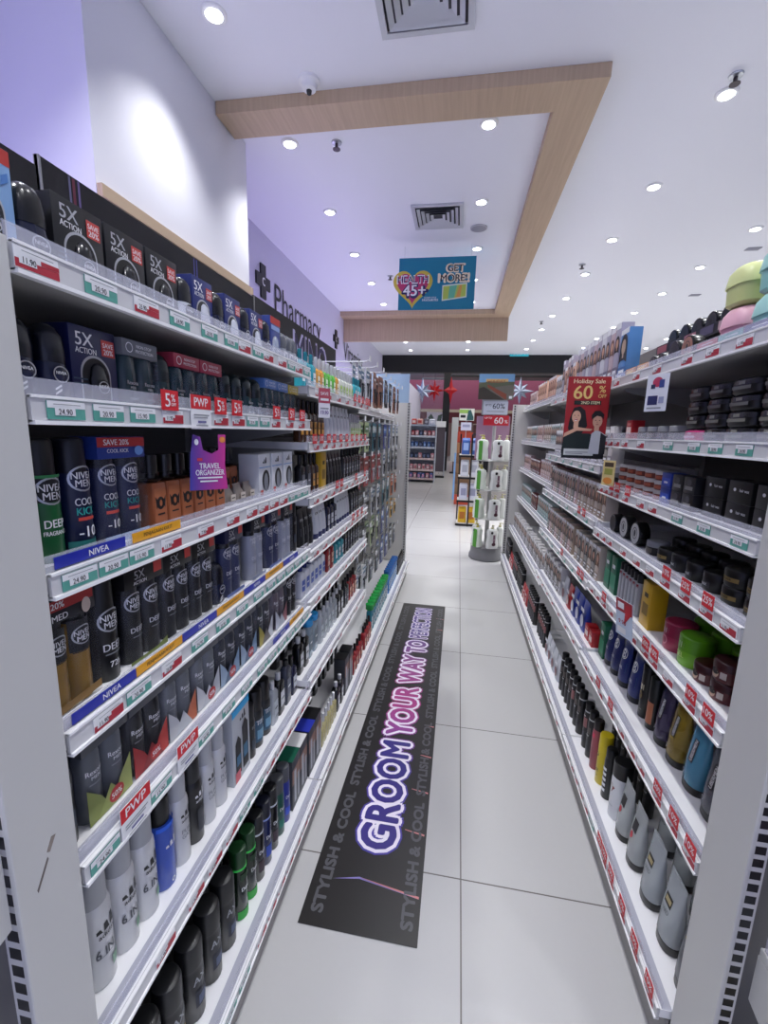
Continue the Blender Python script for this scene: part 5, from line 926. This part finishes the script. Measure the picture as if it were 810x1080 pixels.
# ------------------------------------------------------------------ pump-bottle tower at the end of the right run
tx, ty = .40, 5.38
r = root('bottle_stand', 'round grey floor stand under the tower of pump bottles', 'display stand', (tx, ty, 0))
parts(r, [('base', MB().lathe([(.19, 0), (.205, .01), (.205, .05), (.19, .08), (.185, .15), (.19, .16)], M('77777a', .4), 32)), ('centre_pole', MB().lathe([(.02, .16), (.02, 1.6)], STEEL2, 12))]+[('tier_ring', MB().lathe([(.185, .16+.345*i), (.19, .165+.345*i), (.185, .172+.345*i)], M('c9cbc6', .4), 28)) for i in range(1, 4)])
n = 0
for t in range(4):
    for a in range(5):
        ang = -PI/2+.35+a*PI*.4; col = 'pb_green' if a == 4 else 'pb_white'
        if math.sin(ang) > .9: continue
        k = K[col]; q = link('pump_bottle', None, None, (tx+.152*math.cos(ang), ty+.152*math.sin(ang), .1605+.345*t+(.0125 if t else 0)), ang)
        for nn, me in k['parts']: link(nn, me, q)
        side = {0: 'facing the aisle', 1: 'on the right side', 4: 'on the left side', 2: 'at the right back', 3: 'at the left back'}[a]
        tag(q, f'{k["desc"]} {side} in the tower\'s {["lowest", "second", "third", "top"][t]} tier', k['cat'], 'pump bottles on the round tower')
def board(name, label, x, z, w, h, y, c, ops, post=None):
    r = root(name, label, 'sign', (x, y, z)); MB().box(-.004, .004, -w/2, w/2, -h/2, h/2, M(c, .4)).move(0, 0, 0, -PI/2).obj('panel', r, False)
    b = art(MB(), ops, x=.004).move(0, 0, 0, -PI/2); b.obj('printing', r, False)
    if post:
        for px in post: MB().box(px-.006, px+.006, .005, .015, -h/2-.36 if len(post) > 1 else -h/2-.3, h/2, STEEL2).obj('post', r, False)
    return r
board('landscape_sign', 'landscape photo poster of hills and a brown train above the pump bottles', .39, 2.045, .4, .29, 5.4, '6f6a5e', [('p', -.2, .2, .05, .145, M('7aa8cc')), ('p', -.12, .13, .03, .09, M('d8b878')), ('g', [(-.2, -.1), (.0, -.0), (.2, .03), (.2, .06), (-.1, .06), (-.2, .03)], M('5c6248')), ('g', [(-.1, .03), (.12, -.08), (.12, -.145), (-.1, .0)], M('8a4a34')), ('g', [(-.2, -.145), (.1, -.145), (-.14, .0), (-.2, -.02)], M('3f3a30')), ('p', .15, .185, -.13, -.1, WT), ('t', 'HOLIDAY', .0, .062, .035, M('b0623a'), .2)])
board('sale_sign', 'white sign reading up to 60% above the red sale sign', .40, 1.81, .28, .15, 5.42, 'c4cad6', [('t', '60%', .035, .02, .06, M('2a2c40'), .15), ('t', 'UP TO', -.085, .03, .025, M('2a2c40'), .07), ('p', -.1, .1, -.045, -.038, GR)])
board('sale_sign', 'red sign reading UP TO 60% on the pump bottle tower', .415, 1.665, .29, .115, 5.41, 'c22230', [('t', '60', .03, 0, .075, WT, .13), ('t', '%', .115, -.012, .04, WT, .04), ('t', 'UP TO', -.09, .028, .022, WT, .08)])
r = root('sign_backboard', 'pink-lilac backboard standing behind the sale signs on the tower', 'sign', (.40, 5.62, 0)); parts(r, [('panel', MB().box(-.2, .2, .0, .006, 1.2, 1.72, M('a8849c', .5))), ('post', MB().box(-.012, .012, .006, .02, 0, 2.2, STEEL2)), ('poster_holder', MB().box(-.15, .15, -.002, .0, 1.735, 2.19, M('9aa0a8', .5)))])
# ------------------------------------------------------------------ wire rack and tiered shelves farther down the aisle
r = root('wire_rack', 'black wire display rack beside the pump bottle tower', 'display rack', (.19, 7.35, 0))
for x, y in ((.02, -.15), (-.16, .15), (.17, .15), (.17, -.15)): parts(r, [('post', MB().tube([(x, y, 0), (x, y, 1.5)], .012, BLACK))])
for z in (.03, .42, .8, 1.15): parts(r, [('shelf', MB().box(-.17, .17, -.15, .15, z, z+.025, M('dcd8d2', .4))), ('shelf_edge', MB().box(-.18, .18, -.165, -.152, z-.02, z+.012, BLACK))])
parts(r, [('top_bar', MB().tube([(.02, -.15, 1.5), (.17, -.15, 1.5)], .012, BLACK))])
def small(name, label, cat, x, y, z, w, d, h, c, c2, grp):
    r = root(name, label, cat, (x, y, z), group=grp)
    parts(r, [('pack', MB().loft([(0, w*.46, d*.46, 5), (.006, w*.5, d*.5, 5), (h*.86, w*.49, d*.46, 5), (h, w*.44, d*.16, 4)], M(c, .45), 12)), ('printed_front', MB().box(-w*.3, w*.3, -d*.5-.001, -d*.47, h*.25, h*.7, M(c2, .45)))])
for i, (z, c, c2, nm) in enumerate(((.056, 'd0a818', 'a8641c', 'yellow'), (.446, 'c9cbd8', '8f90a8', 'pale lilac'), (.826, 'd4d6dc', 'a8aab4', 'white'), (1.176, '3f62a8', '9ab4e0', 'blue'))):
    for j in range(2): small('product_pack', f'{nm} pack on the {["lowest", "second", "third", "top"][i]} shelf of the black wire rack, {["left", "right"][j]} one', 'pack', .115+.15*j, 7.28, z, .135, .13, .26, c, c2, f'{nm} packs on the wire rack')
board('picture_sign', 'white and green picture sign standing on the wire rack', .1, 1.81, .24, .19, 7.43, 'e6e6d8', [('p', -.12, .04, .02, .08, M('9ac05a')), ('g', [(.0, -.09), (.02, .06), (.06, .08), (.11, -.04), (.11, -.09)], M('2f5a58')), ('p', -.1, -.02, -.05, -.01, DK)], (0,))
board('picture_sign', 'small white card below the green sign on the wire rack', .1, 1.62, .17, .13, 7.42, 'dcdae6', [('p', -.06, .06, -.01, .03, M('a8a8c0'))], (0,))
def tiered(x, y, w, label, cols, bodyc='b9c0cc'):
    r = root('tiered_display', label, 'display shelf', (x, y, 0)); zs = (.12, .38, .72, 1.06, 1.4)
    parts(r, [('back_panel', MB().box(-w/2, w/2, .3, .33, 0, 1.75, M(bodyc, .5))), ('top_board', MB().box(-w/2, w/2, -.05, .33, 1.7, 1.75, M('aeb8c8', .4)))]+[('side_panel', MB().add([(sx, -.3, 0), (sx, .3, 0), (sx, .3, 1.7), (sx, -.05, 1.7), (sx+.02, -.3, 0), (sx+.02, .3, 0), (sx+.02, .3, 1.7), (sx+.02, -.05, 1.7)], [(0, 1, 2, 3), (7, 6, 5, 4), (0, 3, 7, 4), (1, 5, 6, 2), (3, 2, 6, 7), (0, 4, 5, 1)], M(bodyc, .5))) for sx in (-w/2-.021, w/2+.001)])
    for i, z in enumerate(zs):
        d = .28-.05*i
        parts(r, [('shelf', MB().box(-w/2, w/2, -d, .298, z-.03, z, DECK)), ('shelf_front', MB().box(-w/2, w/2, -d-.012, -d-.001, z-.04, z+.02, M('cfd6e0' if i > 2 else 'e4cdc8', .4)))])
        for j in range(6):
            c, c2 = cols[i][j % len(cols[i])]
            small('product_pack', f'{ordw(j+1)} small pack on the {["lowest", "second", "third", "fourth", "top"][i]} tier of the {label.split(" display")[0]} display', 'pack', x-w/2+w*(j+.5)/6, y-d+.085, z+.0008, w/6*.82, .12, .17, c, c2, f'packs on the {label.split(" display")[0]} display')
    return r
PK = ('c98a94', 'e8d4d4'); BL = ('3a5a94', '8aa8d0'); DKB = ('2c3450', '6a7a9a'); RD = ('9a3a44', 'd8a8a8'); LC = ('6a74a8', 'd89ab8')
tiered(-1.1, 13.7, .76, 'tiered pink and blue display shelf', [[LC, PK, LC], [PK, ('d8b8b8', 'c06a74')], [DKB, DKB, PK], [BL, BL, DKB], [RD, PK, DKB, ('b08088', 'e8dcdc')]])
for i, (x, c, c2, w) in enumerate(((-1.4, 'c04a44', 'f0dcd8', .16), (-1.22, 'd8a8a0', 'c04a44', .18), (-1.02, '4a4a5a', 'b8b8c4', .14), (-.85, 'c9cede', 'e8e8f0', .18))): small('product_pack', f'{ordw(i+1)} pack lying on top of the tiered pink and blue display', 'pack', x, 13.8, 1.7515, w, .16, .17, c, c2, 'packs on top of the tiered display')
r = root('narrow_rack', 'narrow silver rack standing right of the tiered pink and blue display', 'display rack', (-.62, 15.2, 0))
parts(r, [('post', MB().box(-.2, -.17, -.05, -.02, 0, 1.55, SILV)), ('post', MB().box(.14, .17, -.05, -.02, 0, 1.55, SILV)), ('back_panel', MB().box(-.17, .14, .02, .04, .2, 1.9, M('5a5058', .5))), ('base', MB().box(-.2, .17, -.15, .15, 0, .06, CHAR)), ('top_sign', MB().box(-.18, .15, -.04, -.02, 1.7, 1.9, WHITE))])
r = root('standing_board', 'tall pale board leaning by the black shopfront pillar', 'board', (-.18, 17.0, 0)); parts(r, [('panel', MB().box(-.12, .12, 0, .03, .45, 2.1, M('c9cccc', .5))), ('foot', MB().box(-.12, .12, -.1, .13, 0, .06, CHAR)), ('stem', MB().box(-.02, .02, .03, .05, .06, 1.0, CHAR))])
r = root('goods_stack', 'brown and orange stack of boxed goods behind the wire rack', 'box stack', (.12, 9.6, 0))
for i, c in enumerate(('c8523a', '8a6a4a', '7a5a3f', '8f7050', '7a5a3f', 'a8744a', 'b8442c')): parts(r, [('box', MB().box(-.16, .16, -.15, .15, .22*i, .22*i+.215, M(c, .6), .006))])
parts(r, [('blue_edge_strip', MB().box(-.2, -.165, -.16, -.13, .1, 1.1, M('7aa8dc', .4)))])
# ------------------------------------------------------------------ stock on the near end frames
def bag(x, y, z, c, c2, w, d, h, label):
    r = root('plastic_bag_pack', label, 'pack', (x, y, z)); parts(r, [('pack', MB().loft([(0, w*.42, d*.42, 3), (.012, w*.5, d*.5, 2.6), (h*.5, w*.46, d*.5, 2.6), (h*.85, w*.3, d*.42, 2.4), (h, w*.1, d*.4, 3)], M(c, .3), 18)), ('clear_wrap', MB().loft([(0, w*.44, d*.44, 3), (.012, w*.53, d*.53, 2.6), (h*.5, w*.49, d*.53, 2.6), (h*.85, w*.33, d*.45, 2.4), (h*1.1, w*.1, d*.42, 3)], FILM, 18)), ('printed_front', MB().box(-w*.54, -w*.53, -d*.25, d*.25, h*.25, h*.55, M(c2, .4)))])
bag(.72, .66, .5405, '8f5a66', 'c9a0a8', .13, .2, .26, 'dusky pink wrapped pack on the right end frame\'s middle shelf'); bag(.72, .52, .9505, '2c3460', '8a90c0', .1, .14, .2, 'navy wrapped pack on the right end frame\'s upper shelf'); bag(.72, .66, .1405, 'd0b81c', '8a7a14', .13, .16, .2, 'yellow wrapped pack on the right end frame\'s lowest shelf'); bag(-.66, .2, .6005, 'a8a4a0', '6a6664', .1, .12, .2, 'grey wrapped pack on the left end frame\'s lower shelf')
# ------------------------------------------------------------------ light
sc = bpy.context.scene
w = bpy.data.worlds.new('world'); sc.world = w; w.use_nodes = True
w.node_tree.nodes['Background'].inputs[0].default_value = (*hexc('b9c2f6'), 1); w.node_tree.nodes['Background'].inputs[1].default_value = .95
ld = bpy.data.lights.new('downlight_lamp', 'SPOT'); ld.energy = 37; ld.spot_size = math.radians(102); ld.spot_blend = 1.; ld.shadow_soft_size = .035; ld.color = (.97, .98, 1.)
l2 = ld.copy(); l2.energy = 85
for x, y in LAMPS:
    o = link('downlight_lamp', ld if x < 1.5 else l2, None, (x, y, ZC-.03))
def area(loc, rot, sx, sy, e, col):
    l = bpy.data.lights.new('cove_strip', 'AREA'); l.shape = 'RECTANGLE'; l.size = sx; l.size_y = sy; l.energy = e; l.color = col
    o = link('cove_strip', l, None, loc); o.rotation_euler = rot; return o
VIO = (.55, .45, 1.)
area((-1.3, .7, 2.0), (0, PI, 0), .1, 1.3, 3.5, VIO)
area((-1.35, 4.5, 2.0), (0, PI*1.05, 0), .1, 3.8, 9, VIO)
area((1, 14, 4.3), (0, 0, 0), 5, 6, 170, (1., .98, .95))  # no cove: broad area light standing in for unseen lighting past the soffit
area((1, 24, 4.3), (0, 0, 0), 8, 5, 230, (1., .96, .92))  # no cove: broad area light standing in for the mall's unseen lighting
vs = sc.view_settings; vs.view_transform = 'Standard'; vs.look = 'None'; vs.gamma = 1; vs.use_curve_mapping = False; vs.exposure = .0
